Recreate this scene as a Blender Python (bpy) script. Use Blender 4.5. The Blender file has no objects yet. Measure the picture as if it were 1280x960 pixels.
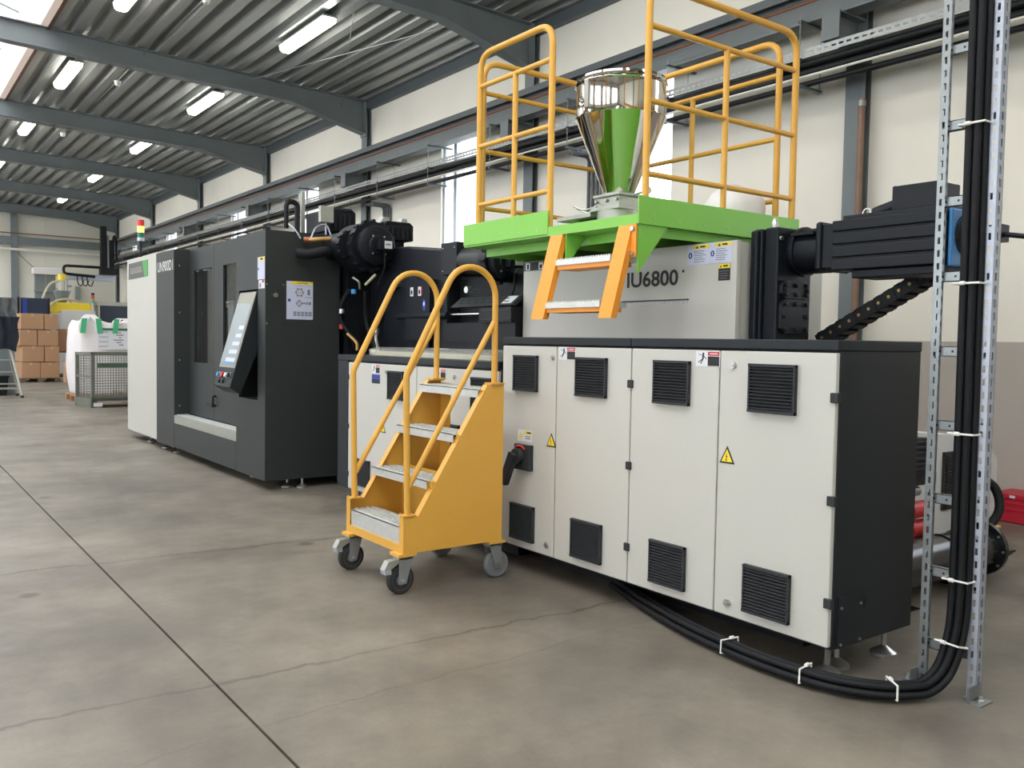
import bpy, bmesh, math, random
from mathutils import Vector, Matrix
random.seed(7)
S = bpy.context.scene
COL = S.collection
# ------------------------------------------------------------------ camera
YAW, PITCH, ROLL, FPX = 0.63288849, -0.04813678, 0.01636005, 1098.25
def _cam_axes():
    cy, sy, cp, sp = math.cos(YAW), math.sin(YAW), math.cos(PITCH), math.sin(PITCH)
    f = Vector((sy*cp, cy*cp, sp)); r = Vector((cy, -sy, 0)); u = r.cross(f)
    c, s = math.cos(ROLL), math.sin(ROLL)
    return r*c + u*s, u*c - r*s, f
_r, _u, _f = _cam_axes()
cd = bpy.data.cameras.new('camera'); cam = bpy.data.objects.new('camera', cd); COL.objects.link(cam)
cd.sensor_width = 36; cd.lens = FPX*36/1280; cd.clip_start = .05; cd.clip_end = 300
cam.matrix_world = Matrix(((_r.x, _u.x, -_f.x, 0), (_r.y, _u.y, -_f.y, 0), (_r.z, _u.z, -_f.z, 1.35), (0, 0, 0, 1)))
S.camera = cam
# ------------------------------------------------------------------ sky and exposure
W = bpy.data.worlds.new('overcast_sky'); S.world = W; W.use_nodes = True
wn = W.node_tree.nodes; wl = W.node_tree.links
wn['Background'].inputs[0].default_value = (.93, .97, 1, 1); wn['Background'].inputs[1].default_value = 6.0
vs = S.view_settings; vs.view_transform = 'Standard'; vs.look = 'None'; vs.gamma = 1; vs.use_curve_mapping = False
vs.exposure = -0.22
LAMP_STRENGTH = 22.0

# ------------------------------------------------------------------ materials
def lin(c): c = c/255; return c/12.92 if c <= .04045 else ((c+.055)/1.055)**2.4
def srgb(r, g, b): return (lin(r), lin(g), lin(b))
MATS = {}
def mat(name, rgb, rough=.5, metal=0., var=.08, scale=6., bump=0., bscale=60., emit=0., stretch=None, spec=.5, coat=0., alpha_mix=None):
    m = bpy.data.materials.new(name); m.use_nodes = True
    n, l = m.node_tree.nodes, m.node_tree.links
    p = n['Principled BSDF']
    tc = n.new('ShaderNodeTexCoord'); mp = n.new('ShaderNodeMapping'); l.new(tc.outputs['Object'], mp.inputs[0])
    if stretch: mp.inputs['Scale'].default_value = stretch
    nz = n.new('ShaderNodeTexNoise'); nz.inputs['Scale'].default_value = scale; nz.inputs['Detail'].default_value = 4
    l.new(mp.outputs[0], nz.inputs['Vector'])
    mx = n.new('ShaderNodeMix'); mx.data_type = 'RGBA'
    mx.inputs[6].default_value = tuple(c*(1-var) for c in rgb)+(1,); mx.inputs[7].default_value = tuple(min(1, c*(1+var)) for c in rgb)+(1,)
    l.new(nz.outputs[0], mx.inputs[0]); l.new(mx.outputs[2], p.inputs['Base Color'])
    p.inputs['Roughness'].default_value = rough; p.inputs['Metallic'].default_value = metal
    p.inputs['Specular IOR Level'].default_value = spec
    if coat: p.inputs['Coat Weight'].default_value = coat
    if bump:
        nb = n.new('ShaderNodeTexNoise'); nb.inputs['Scale'].default_value = bscale; nb.inputs['Detail'].default_value = 3
        l.new(mp.outputs[0], nb.inputs['Vector'])
        bp = n.new('ShaderNodeBump'); bp.inputs['Strength'].default_value = bump; bp.inputs['Distance'].default_value = .01
        l.new(nb.outputs[0], bp.inputs['Height']); l.new(bp.outputs[0], p.inputs['Normal'])
    if emit:
        p.inputs['Emission Color'].default_value = tuple(rgb)+(1,); p.inputs['Emission Strength'].default_value = emit
    MATS[name] = m; return m
def glassy(name, tint, gloss=.08, rough=.02, body=0., body_rgb=(1, 1, 1)):
    m = bpy.data.materials.new(name); m.use_nodes = True
    n, l = m.node_tree.nodes, m.node_tree.links; n.clear()
    out = n.new('ShaderNodeOutputMaterial'); tr = n.new('ShaderNodeBsdfTransparent'); tr.inputs[0].default_value = tuple(tint)+(1,)
    gl = n.new('ShaderNodeBsdfGlossy'); gl.inputs['Roughness'].default_value = rough
    nz = n.new('ShaderNodeTexNoise'); nz.inputs['Scale'].default_value = 3
    mr = n.new('ShaderNodeMapRange'); mr.inputs[3].default_value = gloss*.8; mr.inputs[4].default_value = gloss*1.2
    l.new(nz.outputs[0], mr.inputs[0])
    mx = n.new('ShaderNodeMixShader'); l.new(mr.outputs[0], mx.inputs[0]); l.new(tr.outputs[0], mx.inputs[1]); l.new(gl.outputs[0], mx.inputs[2])
    last = mx
    if body:
        df = n.new('ShaderNodeBsdfTranslucent'); df.inputs[0].default_value = tuple(body_rgb)+(1,)
        d2 = n.new('ShaderNodeBsdfDiffuse'); d2.inputs[0].default_value = tuple(body_rgb)+(1,)
        ad = n.new('ShaderNodeMixShader'); ad.inputs[0].default_value = .5; l.new(df.outputs[0], ad.inputs[1]); l.new(d2.outputs[0], ad.inputs[2])
        m2 = n.new('ShaderNodeMixShader'); m2.inputs[0].default_value = body; l.new(last.outputs[0], m2.inputs[1]); l.new(ad.outputs[0], m2.inputs[2]); last = m2
    l.new(last.outputs[0], out.inputs[0]); MATS[name] = m; return m

mat('deck', (.36, .375, .365), .36, .5, .25, 1.2, stretch=(3, .12, 3))
mat('steel', srgb(114, 122, 125), .5, 0, .12, 3)
mat('steel_dark', srgb(84, 91, 95), .5, 0, .12, 3)
mat('rust_pipe', srgb(136, 108, 92), .55, .3, .2, 8)
mat('copper', srgb(146, 92, 68), .4, .6, .15, 8)
mat('galv', srgb(146, 151, 152), .38, .75, .15, 14)
mat('galv_pale', srgb(178, 184, 196), .42, .6, .1, 14)
mat('white_pipe', srgb(225, 224, 216), .4, 0, .05)
mat('black_cable', (.006, .0065, .008), .6, 0, .3, 12, .15, 50, spec=.25)
mat('tray_dark', (.010, .011, .013), .5, 0, .25, 5, spec=.25)
mat('wood', srgb(98, 68, 42), .6, 0, .25, 5, stretch=(1, .2, 1))
mat('curb_sunlit', srgb(232, 196, 168), .7, 0, .1, 2)  # wood lining of the rooflight, warm sunlit tone put into its colour
mat('far_wall', srgb(226, 224, 212), .8, 0, .04, .6, .05, 40)
mat('cabinet_white', srgb(191, 189, 181), .42, 0, .03, 3, .02, 400)
mat('cabinet_black', srgb(34, 38, 42), .45, 0, .12, 4, .03, 300, spec=.25)
mat('body_black', (.009, .010, .013), .45, 0, .25, 5, spec=.25)
mat('graphite', srgb(51, 54, 54), .45, 0, .06, 3, .03, 300, spec=.25)
mat('platen_black', (.009, .011, .015), .4, 0, .3, 4, .05, 90, spec=.25)
mat('motor_black', (.007, .009, .013), .45, 0, .3, 6, .05, 120, spec=.25)
mat('void', (.004, .004, .005), .8, 0, .2)
mat('vent_black', (.030, .032, .035), .5, 0, .2, 20, spec=.25)
mat('yellow', srgb(216, 162, 66), .42, 0, .05, 4, .02, 200)
mat('orange', srgb(236, 150, 44), .42, 0, .05, 4, .02, 200)
mat('green', srgb(124, 190, 72), .42, 0, .05, 3, .02, 200)
mat('tread', srgb(206, 208, 204), .34, .45, .15, 30, .2, 120)
mat('chrome', (.60, .58, .54), .06, 1, .02, 3)
mat('bolt', srgb(190, 190, 186), .3, .9, .1, 20)
mat('alu', srgb(176, 178, 170), .38, .7, .12, 15)
mat('rubber', (.02, .02, .021), .7, 0, .25, 20, .2, 80)
mat('rubber_grey', srgb(110, 114, 116), .65, 0, .15, 20, .1, 80)
mat('caster_grey', srgb(150, 153, 153), .4, .5, .1, 12)
mat('sticker', srgb(214, 214, 218), .5, 0, .03)
mat('sticker_blue', srgb(196, 200, 222), .5, 0, .03)
mat('ink', (.012, .012, .013), .6, 0, .2)
mat('ink_grey', srgb(120, 120, 126), .6, 0, .1)
mat('red', srgb(186, 44, 44), .45, 0, .1)
mat('warn_yellow', srgb(236, 208, 54), .5, 0, .05)
mat('blue_mark', srgb(34, 56, 140), .5, 0, .1)
mat('lettering_white', srgb(224, 224, 218), .5, 0, .04)
mat('brand_grey', srgb(84, 84, 78), .5, 0, .06)
mat('brand_green', srgb(64, 160, 76), .5, 0, .06)
mat('fan_blue', srgb(44, 112, 168), .4, 0, .1)
mat('zip', srgb(226, 226, 220), .5, 0, .05)
mat('hose_gold', srgb(176, 140, 86), .35, .6, .2, 14)
mat('hose_beige', srgb(196, 186, 160), .5, 0, .1)
mat('pallet_wood', srgb(176, 132, 92), .75, 0, .2, 6, .1, 60)
mat('dark_wood', srgb(92, 82, 70), .75, 0, .2, 6, .1, 60)
mat('carton', srgb(170, 132, 100), .75, 0, .08, 3, .04, 50)
mat('carton_pale', srgb(190, 154, 120), .75, 0, .08, 3, .04, 50)
mat('bag_white', srgb(228, 222, 222), .65, 0, .04, 4, .25, 14)
mat('bag_green', srgb(72, 172, 122), .6, 0, .08)
mat('label_green', srgb(64, 110, 82), .6, 0, .08)
mat('mesh_box', srgb(112, 114, 104), .6, .3, .15, 10)
mat('jacket_grey', srgb(92, 94, 96), .85, 0, .25, 14, .3, 30)
mat('jacket_navy', srgb(26, 30, 42), .85, 0, .25, 14, .3, 30)
mat('red_plastic', srgb(190, 36, 58), .45, 0, .1)
mat('chiller', srgb(206, 206, 206), .45, 0, .03)
mat('tank_black', (.012, .013, .015), .22, 0, .2, 5)
mat('brass', srgb(150, 126, 70), .4, .7, .15)
mat('screen_navy', srgb(34, 46, 66), .25, 0, .3, 2)
mat('hmi_bezel', srgb(150, 148, 136), .4, .2, .05)
mat('hmi_screen', srgb(150, 160, 164), .22, 0, .1, 4, emit=.15)
mat('loader_clear', srgb(200, 198, 186), .2, 0, .05)
mat('lamp_body', srgb(200, 204, 200), .5, 0, .05)
mat('lamp_on', (1, .98, .90), .5, 0, 0, emit=LAMP_STRENGTH)
mat('tower_red', srgb(214, 44, 40), .35, 0, .05)
mat('tower_amber', srgb(255, 206, 110), .35, 0, .02, emit=1.6)
mat('tower_green', srgb(28, 112, 84), .35, 0, .05)
mat('frame_white', srgb(206, 212, 222), .4, 0, .04)
mat('pvc', srgb(206, 200, 168), .3, 0, .1, 8)
mat('light_blue', srgb(40, 140, 200), .4, 0, .1)
glassy('window_glass', (.97, .98, 1), .05)
glassy('skylight_glazing', (.95, .96, .97), .03, .2, .25, (.9, .9, .9))
glassy('door_glass', (.72, .74, .76), .12, .06)
glassy('clear_wrap', (.86, .86, .82), .16, .15, .22, (.8, .8, .76))

def wall_mat():
    m = bpy.data.materials.new('painted_wall'); m.use_nodes = True
    n, l = m.node_tree.nodes, m.node_tree.links; p = n['Principled BSDF']
    g = n.new('ShaderNodeNewGeometry'); sx = n.new('ShaderNodeSeparateXYZ'); l.new(g.outputs['Position'], sx.inputs[0])
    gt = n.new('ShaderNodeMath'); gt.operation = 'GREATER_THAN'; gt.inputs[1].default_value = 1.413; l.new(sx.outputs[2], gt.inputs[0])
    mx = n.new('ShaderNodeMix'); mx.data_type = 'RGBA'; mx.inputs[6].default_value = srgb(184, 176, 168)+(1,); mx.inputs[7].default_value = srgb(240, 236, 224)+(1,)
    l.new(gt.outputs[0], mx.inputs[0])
    nz = n.new('ShaderNodeTexNoise'); nz.inputs['Scale'].default_value = 1.3; nz.inputs['Detail'].default_value = 5
    l.new(g.outputs['Position'], nz.inputs['Vector'])
    mr = n.new('ShaderNodeMapRange'); mr.inputs[3].default_value = .93; mr.inputs[4].default_value = 1.05; l.new(nz.outputs[0], mr.inputs[0])
    ml = n.new('ShaderNodeMix'); ml.data_type = 'RGBA'; ml.blend_type = 'MULTIPLY'; ml.inputs[0].default_value = 1
    l.new(mx.outputs[2], ml.inputs[6]); l.new(mr.outputs[0], ml.inputs[7]); l.new(ml.outputs[2], p.inputs['Base Color'])
    p.inputs['Roughness'].default_value = .75; MATS['painted_wall'] = m
wall_mat()
def floor_mat():
    m = bpy.data.materials.new('concrete_floor'); m.use_nodes = True
    n, l = m.node_tree.nodes, m.node_tree.links; p = n['Principled BSDF']
    g = n.new('ShaderNodeNewGeometry'); pos = g.outputs['Position']
    sx = n.new('ShaderNodeSeparateXYZ'); l.new(pos, sx.inputs[0])
    def noise(scale, detail=5, rough=.55, vec=pos):
        z = n.new('ShaderNodeTexNoise'); z.inputs['Scale'].default_value = scale; z.inputs['Detail'].default_value = detail
        z.inputs['Roughness'].default_value = rough; l.new(vec, z.inputs['Vector']); return z.outputs[0]
    def mrange(v, a, b, c, d):
        z = n.new('ShaderNodeMapRange'); z.inputs[1].default_value = a; z.inputs[2].default_value = b; z.inputs[3].default_value = c; z.inputs[4].default_value = d
        l.new(v, z.inputs[0]); return z.outputs[0]
    def mth(op, a, b=None):
        z = n.new('ShaderNodeMath'); z.operation = op
        for i, v in enumerate((a, b)):
            if v is None: continue
            if isinstance(v, (int, float)): z.inputs[i].default_value = v
            else: l.new(v, z.inputs[i])
        return z.outputs[0]
    cr = n.new('ShaderNodeValToRGB'); e = cr.color_ramp.elements
    e[0].position = .30; e[0].color = srgb(88, 82, 73)+(1,); e[1].position = .72; e[1].color = srgb(138, 129, 115)+(1,)
    mid = cr.color_ramp.elements.new(.5); mid.color = srgb(113, 105, 94)+(1,)
    l.new(noise(.9, 6, .62), cr.inputs[0])
    fac = mrange(noise(7, 5, .6), .3, .7, .88, 1.08)
    fine = mrange(noise(60, 3), .3, .7, .96, 1.04); fac = mth('MULTIPLY', fac, fine)
    # oil spots
    vo = n.new('ShaderNodeTexVoronoi'); vo.inputs['Scale'].default_value = 1.15; l.new(pos, vo.inputs['Vector'])
    spot = mrange(vo.outputs['Distance'], .045, .075, .5, 1); fac = mth('MULTIPLY', fac, spot)
    vo2 = n.new('ShaderNodeTexVoronoi'); vo2.inputs['Scale'].default_value = .55; l.new(pos, vo2.inputs['Vector'])
    d2 = mth('ADD', vo2.outputs['Distance'], mth('MULTIPLY', noise(9, 3), .2))
    fac = mth('MULTIPLY', fac, mrange(d2, .17, .28, .82, 1))
    # hairline cracks across the slab
    for y0, slope, wob, w, dark in ((5.66, -.075, .10, .022, .45), (3.40, -.02, .10, .016, .5), (2.86, .05, .10, .010, .74), (8.95, -.02, .06, .016, .75), (2.05, .1, .2, .006, .85)):
        wn_ = mth('MULTIPLY', mth('SUBTRACT', noise(2.3+y0*.1, 6, .6, pos), .5), wob*2)
        d = mth('ABSOLUTE', mth('SUBTRACT', mth('SUBTRACT', sx.outputs[1], mth('MULTIPLY', sx.outputs[0], slope)), mth('ADD', wn_, y0)))
        brk = mrange(noise(1.7, 2), .35, .5, .35, 1)
        k = mrange(d, 0, w, 0, 1)
        amt = mth('SUBTRACT', 1, mth('MULTIPLY', mth('MULTIPLY', mth('SUBTRACT', 1, k), brk), 1-dark))
        fac = mth('MULTIPLY', fac, amt)
    ml = n.new('ShaderNodeMix'); ml.data_type = 'RGBA'; ml.blend_type = 'MULTIPLY'; ml.inputs[0].default_value = 1
    l.new(cr.outputs[0], ml.inputs[6]); l.new(fac, ml.inputs[7]); l.new(ml.outputs[2], p.inputs['Base Color'])
    l.new(mrange(noise(2.2, 4), .3, .7, .42, .62), p.inputs['Roughness'])
    bp = n.new('ShaderNodeBump'); bp.inputs['Strength'].default_value = .06; bp.inputs['Distance'].default_value = .01; l.new(noise(35, 4), bp.inputs['Height']); l.new(bp.outputs[0], p.inputs['Normal'])
    MATS['concrete_floor'] = m
floor_mat()

# ------------------------------------------------------------------ mesh builder
class MB:
    def __init__(s, m=None): s.v = []; s.f = []; s.mi = []; s.ms = []; s.use(m) if m else None
    def use(s, m):
        if m not in s.ms: s.ms.append(m)
        s.cur = s.ms.index(m); return s
    def add(s, vs_, fs):
        o = len(s.v); s.v += [tuple(q) for q in vs_]; s.f += [tuple(i+o for i in f) for f in fs]; s.mi += [s.cur]*len(fs); return s
    def box(s, x0, x1, y0, y1, z0, z1):
        x0, x1 = sorted((x0, x1)); y0, y1 = sorted((y0, y1)); z0, z1 = sorted((z0, z1))
        return s.add([(x0, y0, z0), (x1, y0, z0), (x1, y1, z0), (x0, y1, z0), (x0, y0, z1), (x1, y0, z1), (x1, y1, z1), (x0, y1, z1)],
                     [(0, 3, 2, 1), (4, 5, 6, 7), (0, 1, 5, 4), (1, 2, 6, 5), (2, 3, 7, 6), (3, 0, 4, 7)])
    def cyl(s, p0, p1, r, n=16, r2=None, caps=True):
        p0, p1 = Vector(p0), Vector(p1); d = (p1-p0).normalized(); r2 = r if r2 is None else r2
        a = d.orthogonal().normalized(); b = d.cross(a)
        vs_ = []
        for p, rr in ((p0, r), (p1, r2)):
            vs_ += [p+(a*math.cos(2*math.pi*i/n)+b*math.sin(2*math.pi*i/n))*rr for i in range(n)]
        fs = [(i, (i+1) % n, n+(i+1) % n, n+i) for i in range(n)]
        if caps: fs += [tuple(range(n))[::-1], tuple(range(n, 2*n))]
        return s.add(vs_, fs)
    def tube(s, pts, r, n=10, closed=False):
        pts = [Vector(p) for p in pts]; N = len(pts); ts = []
        for i in range(N):
            if closed: t = pts[(i+1) % N]-pts[i-1]
            else: t = pts[min(i+1, N-1)]-pts[max(i-1, 0)]
            ts.append(t.normalized())
        a = ts[0].orthogonal().normalized(); vs_ = []
        for i in range(N):
            a = (a-ts[i]*a.dot(ts[i])).normalized(); b = ts[i].cross(a)
            vs_ += [pts[i]+(a*math.cos(2*math.pi*k/n)+b*math.sin(2*math.pi*k/n))*r for k in range(n)]
        fs = []
        for i in range(N if closed else N-1):
            j = (i+1) % N
            fs += [(i*n+k, i*n+(k+1) % n, j*n+(k+1) % n, j*n+k) for k in range(n)]
        if not closed: fs += [tuple(range(n))[::-1], tuple(range((N-1)*n, N*n))]
        return s.add(vs_, fs)
    def prism(s, poly, axis, a0, a1):
        # poly: 2D points; axis 'X': (y,z)  'Y': (x,z)  'Z': (x,y)
        def P(q, a): return {'X': (a, q[0], q[1]), 'Y': (q[0], a, q[1]), 'Z': (q[0], q[1], a)}[axis]
        n = len(poly)
        return s.add([P(q, a0) for q in poly]+[P(q, a1) for q in poly],
                     [tuple(range(n))[::-1], tuple(range(n, 2*n))]+[(i, (i+1) % n, n+(i+1) % n, n+i) for i in range(n)])
    def ribbon(s, path, t, y0, y1):
        # a plate following (x,z) points, thickness t downwards, between y0 and y1
        return s.prism(list(path)+[(x, z-t) for x, z in reversed(path)], 'Y', y0, y1)
    def lathe(s, prof, c, n=32, axis='Z'):
        # prof: (radius, height)
        c = Vector(c); vs_ = []
        for r, h in prof:
            for k in range(n):
                a = 2*math.pi*k/n; q = (r*math.cos(a), r*math.sin(a), h)
                if axis == 'Y': q = (q[0], q[2], q[1])
                if axis == 'X': q = (q[2], q[0], q[1])
                vs_.append(c+Vector(q))
        fs = []
        for i in range(len(prof)-1): fs += [(i*n+k, i*n+(k+1) % n, (i+1)*n+(k+1) % n, (i+1)*n+k) for k in range(n)]
        if prof[0][0] > 1e-5: fs.append(tuple(range(n))[::-1])
        if prof[-1][0] > 1e-5: fs.append(tuple(range((len(prof)-1)*n, len(prof)*n)))
        return s.add(vs_, fs)
    def bolt(s, c, axis, r=.008, h=.006):
        d = {'X-': (-h, 0, 0), 'Y-': (0, -h, 0), 'Z+': (0, 0, h)}[axis]
        return s.cyl(c, Vector(c)+Vector(d), r, 8)
    def perf(s, origin, du, dv, w, L, pitch, hw, hl, off=0., t=0):
        # perforated strip: w along du, L along dv, a hole of hw x hl every pitch
        o, du, dv = Vector(origin), Vector(du), Vector(dv); n = max(1, int(L/pitch))
        for i in range(n):
            b = o+dv*(i*pitch); a0 = w/2-hw/2+off; a1 = a0+hw; e = (pitch-hl)/2
            P = lambda u, v: b+du*u+dv*v
            vs_ = [P(0, 0), P(w, 0), P(w, pitch), P(0, pitch), P(a0, e), P(a1, e), P(a1, pitch-e), P(a0, pitch-e)]
            s.add(vs_, [(0, 1, 5, 4), (1, 2, 6, 5), (2, 3, 7, 6), (3, 0, 4, 7)])
        return s
    def build(s, name, parent=None, smooth=False, bevel=0., origin=None, local=False, structure=False, angle=40):
        root = parent
        while root is not None and root.parent is not None: root = root.parent
        if root is not None: off = Vector((0, 0, 0)) if local else root.location
        else:
            if origin is None:
                xs, ys, zs = zip(*s.v); origin = ((min(xs)+max(xs))/2, (min(ys)+max(ys))/2, min(zs))
            off = Vector(origin)
        me = bpy.data.meshes.new(name)
        me.from_pydata([(x-off.x, y-off.y, z-off.z) for x, y, z in s.v], [], s.f)
        for q in s.ms: me.materials.append(MATS[q])
        me.polygons.foreach_set('material_index', s.mi)
        bm = bmesh.new(); bm.from_mesh(me); bmesh.ops.recalc_face_normals(bm, faces=bm.faces); bm.to_mesh(me); bm.free()
        if smooth:
            me.polygons.foreach_set('use_smooth', [True]*len(me.polygons)); me.set_sharp_from_angle(angle=math.radians(angle))
        me.update()
        o = bpy.data.objects.new(name, me); COL.objects.link(o)
        if parent is not None: o.parent = parent
        else: o.location = off
        if bevel:
            b = o.modifiers.new('edge', 'BEVEL'); b.width = bevel; b.segments = 2; b.limit_method = 'ANGLE'; b.angle_limit = math.radians(50)
        if structure: o['kind'] = 'structure'
        return o
def tag(o, label, cat, group=None):
    o['label'] = label; o['category'] = cat
    if group: o['group'] = group
    return o
def thing(name, label, cat, loc, group=None, rz=0):
    o = bpy.data.objects.new(name, None); COL.objects.link(o); o.location = loc; o.rotation_euler = (0, 0, rz); o.empty_display_size = .1
    return tag(o, label, cat, group)
def copy_tree(o, loc=None, label=None, parent=None):
    c = o.copy(); COL.objects.link(c); c.parent = parent
    if loc is not None: c.location = loc
    if label: c['label'] = label
    for ch in list(o.children): copy_tree(ch, parent=c)
    return c
def fillet(pts, rad, n=6):
    pts = [Vector(p) for p in pts]; out = [pts[0]]
    for i in range(1, len(pts)-1):
        a, b, c = pts[i-1], pts[i], pts[i+1]; u, w = (a-b), (c-b); lu, lw = u.length, w.length; u.normalize(); w.normalize()
        ang = u.angle(w); d = min(rad/math.tan(ang/2), lu*.49, lw*.49)
        p, q = b+u*d, b+w*d
        for k in range(n+1):
            t = k/n; out.append(p*(1-t)**2+b*2*t*(1-t)+q*t*t)
    out.append(pts[-1]); return out
def spline(pts, n=8):
    P = [Vector(p) for p in pts]; P = [P[0]*2-P[1]]+P+[P[-1]*2-P[-2]]; out = []
    for i in range(1, len(P)-2):
        for k in range(n):
            t = k/n; a, b, c, d = P[i-1], P[i], P[i+1], P[i+2]
            out.append(.5*((2*b)+(c-a)*t+(2*a-5*b+4*c-d)*t*t+(3*b-a-3*c+d)*t**3))
    out.append(P[-2]); return out
def textmesh(mb, s, face, u0, u1, v0, v1, off, bold=.022):
    """lettering as flat print on a face: 'X-' (u=Y, reads towards -Y) or 'Y-' (u=X); (u0 = reading start)"""
    cu = bpy.data.curves.new('lettering', 'FONT'); cu.body = s; cu.resolution_u = 3; cu.offset = bold
    ob = bpy.data.objects.new('lettering', cu); COL.objects.link(ob)
    bpy.context.view_layer.update()
    me = bpy.data.meshes.new_from_object(ob)
    xs = [q.co.x for q in me.vertices]; ys = [q.co.y for q in me.vertices]
    ax, bx, ay, by = min(xs), max(xs), min(ys), max(ys)
    def P(q):
        u = u0+(q.x-ax)/(bx-ax)*(u1-u0); v = v0+(q.y-ay)/(by-ay)*(v1-v0)
        return (off, u, v) if face == 'X-' else (u, off, v)
    mb.add([P(q.co) for q in me.vertices], [tuple(p.vertices) for p in me.polygons])
    bpy.data.objects.remove(ob); bpy.data.meshes.remove(me); bpy.data.curves.remove(cu)
def flat(mb, face, off, pts):
    mb.add([(off, u, v) if face == 'X-' else (u, off, v) for u, v in pts], [tuple(range(len(pts)))])
def rect(mb, face, off, u0, u1, v0, v1): flat(mb, face, off, [(u0, v0), (u1, v0), (u1, v1), (u0, v1)])
def disc(mb, face, off, u, v, ru, rv, n=14): flat(mb, face, off, [(u+ru*math.cos(2*math.pi*k/n), v+rv*math.sin(2*math.pi*k/n)) for k in range(n)])
def slabx(mb, face, s0, u0, u1, v0, v1, t=.0015):
    if face == 'X-': mb.box(s0-t, s0, u0, u1, v0, v1)
    else: mb.box(u0, u1, s0-t, s0, v0, v1)

# ================================================================== STRUCTURE
YF, YN, XR = 35.3, -6.0, 7.50
def deckz(x): return 5.70+.035*(7.4-abs(x))
b = MB('concrete_floor')
for x0, x1 in ((-7.95, -4.1), (-4.092, 1.066), (1.078, 7.95)): b.box(x0, x1, YN-.3, YF+.3, -.15, 0)
b.box(-7.95, 7.95, YN-.3, YF+.3, -.2, -.014)
b.build('floor', structure=True, origin=(0, 14, -.2))
WIN = [(a*.9804, b_*.9804) for a, b_ in [(1.40, 2.50), (7.33, 8.45), (11.41, 12.49), (17.38, 18.44), (21.72, 22.85), (27.83, 28.98), (32.2, 33.3)]]
WINL_FILL = [(k+.7, k+4.3) for k in (-5.2, -.2, 4.8, 9.8, 14.8, 19.8, 24.8, 29.8)]  # unseen opposite windows, added wide to bring side light onto machines and wall
SILL, HEAD = 1.50, 4.90
def side_wall(x0, x1, name, WIN, SILL):
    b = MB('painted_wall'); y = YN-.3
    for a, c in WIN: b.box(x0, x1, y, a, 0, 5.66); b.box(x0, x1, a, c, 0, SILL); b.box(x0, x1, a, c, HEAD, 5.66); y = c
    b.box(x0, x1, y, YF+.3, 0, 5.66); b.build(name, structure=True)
side_wall(XR, XR+.45, 'wall_right', WIN, SILL); side_wall(-XR-.45, -XR, 'wall_left', WINL_FILL, 1.0)
b = MB('far_wall'); b.box(-7.95, 7.95, YF, YF+.3, 0, 7.6); b.build('wall_far', structure=True)
b = MB('far_wall'); b.box(-7.95, 7.95, YN-.3, YN, 0, 7.6); b.build('wall_near', structure=True)
wi = 0
for side, wins, SILL in ((1, WIN, SILL), (-1, WINL_FILL, 1.0)):
    for a, c in wins:
        wi += 1
        xa, xb = (XR+.05, XR+.12) if side > 0 else (-XR-.12, -XR-.05)
        b = MB('frame_white'); fw = .035
        b.box(xa, xb, a, a+fw, SILL, HEAD); b.box(xa, xb, c-fw, c, SILL, HEAD); b.box(xa, xb, a, c, SILL, SILL+fw); b.box(xa, xb, a, c, HEAD-fw, HEAD)
        ym = c-.34 if side > 0 else (a+c)/2; b.box(xa, xb, ym-.04, ym+.04, SILL, HEAD)
        o = b.build('window_%d' % wi, structure=True)
        xm = (xa+xb)/2
        for y0, y1 in ((a+fw, ym-.04), (ym+.04, c-fw)):
            for z0, z1 in ((SILL+fw, HEAD-fw),):
                p = MB('window_glass'); p.box(xm-.004, xm+.004, y0, y1, z0, z1); p.build('pane', o)
        p = MB('frame_white'); xs = (XR-.02, XR+.06) if side > 0 else (-XR-.06, -XR+.02); p.box(xs[0], xs[1], a-.03, c+.03, SILL-.03, SILL); p.build('window_sill', o)
# ceiling: trapezoidal sheet decking, one sheet per bay and side
ceil = MB('steel_dark'); 
for sx in (1, -1): ceil.box(sx*7.405, sx*7.498, YN, YF, 5.54, 5.69)
ceil = ceil.build('ceiling', structure=True, origin=(0, 14, 5.5))
prof = []; x = 2.25; pit = .30
while x < 7.93:
    for dx, dz in ((0, 0), (.13, 0), (.165, .13), (.265, .13), (.30, 0)):
        if dx == .30: continue
        prof.append((x+dx, deckz(x+dx)+dz))
    x += pit
frames = [4.8+5*k for k in range(-2, 7)]
edges = [YN]+frames+[YF]
for i in range(len(edges)-1):
    y0, y1 = edges[i], edges[i+1]
    for sx in (1, -1):
        b = MB('deck')
        b.add([(sx*px, y0, pz) for px, pz in prof]+[(sx*px, y1, pz) for px, pz in prof], [(k, k+1, len(prof)+k+1, len(prof)+k) for k in range(len(prof)-1)])
        b.build('deck_sheet', ceil)
# ridge rooflight over the middle of the hall
b = MB('wood')
for sx in (1, -1): b.box(sx*2.20, sx*2.25, YN, YF, 5.85, 6.06)
b.use('curb_sunlit')
for sx in (1, -1): b.box(sx*2.215, sx*2.25, YN, YF, 6.06, 6.95)
sky = b.build('trim_1', structure=True, origin=(0, 14, 5.85))
arch = [(-2.23+4.46*k/10, 6.95+.45*math.sin(math.pi*k/10)) for k in range(11)]
y = YN; k = 0
while y < YF-.1:
    y2 = min(y+1.25, YF)
    b = MB('skylight_glazing'); b.add([(q[0], y+.02, q[1]) for q in arch]+[(q[0], y2-.02, q[1]) for q in arch], [(i, i+1, 12+i, 11+i) for i in range(10)])
    b.build('glazing_panel', sky)
    b = MB('steel'); b.tube([(q[0], y, q[1]) for q in arch], .022, 6); b.build('glazing_bar', sky)
    y = y2

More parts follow.
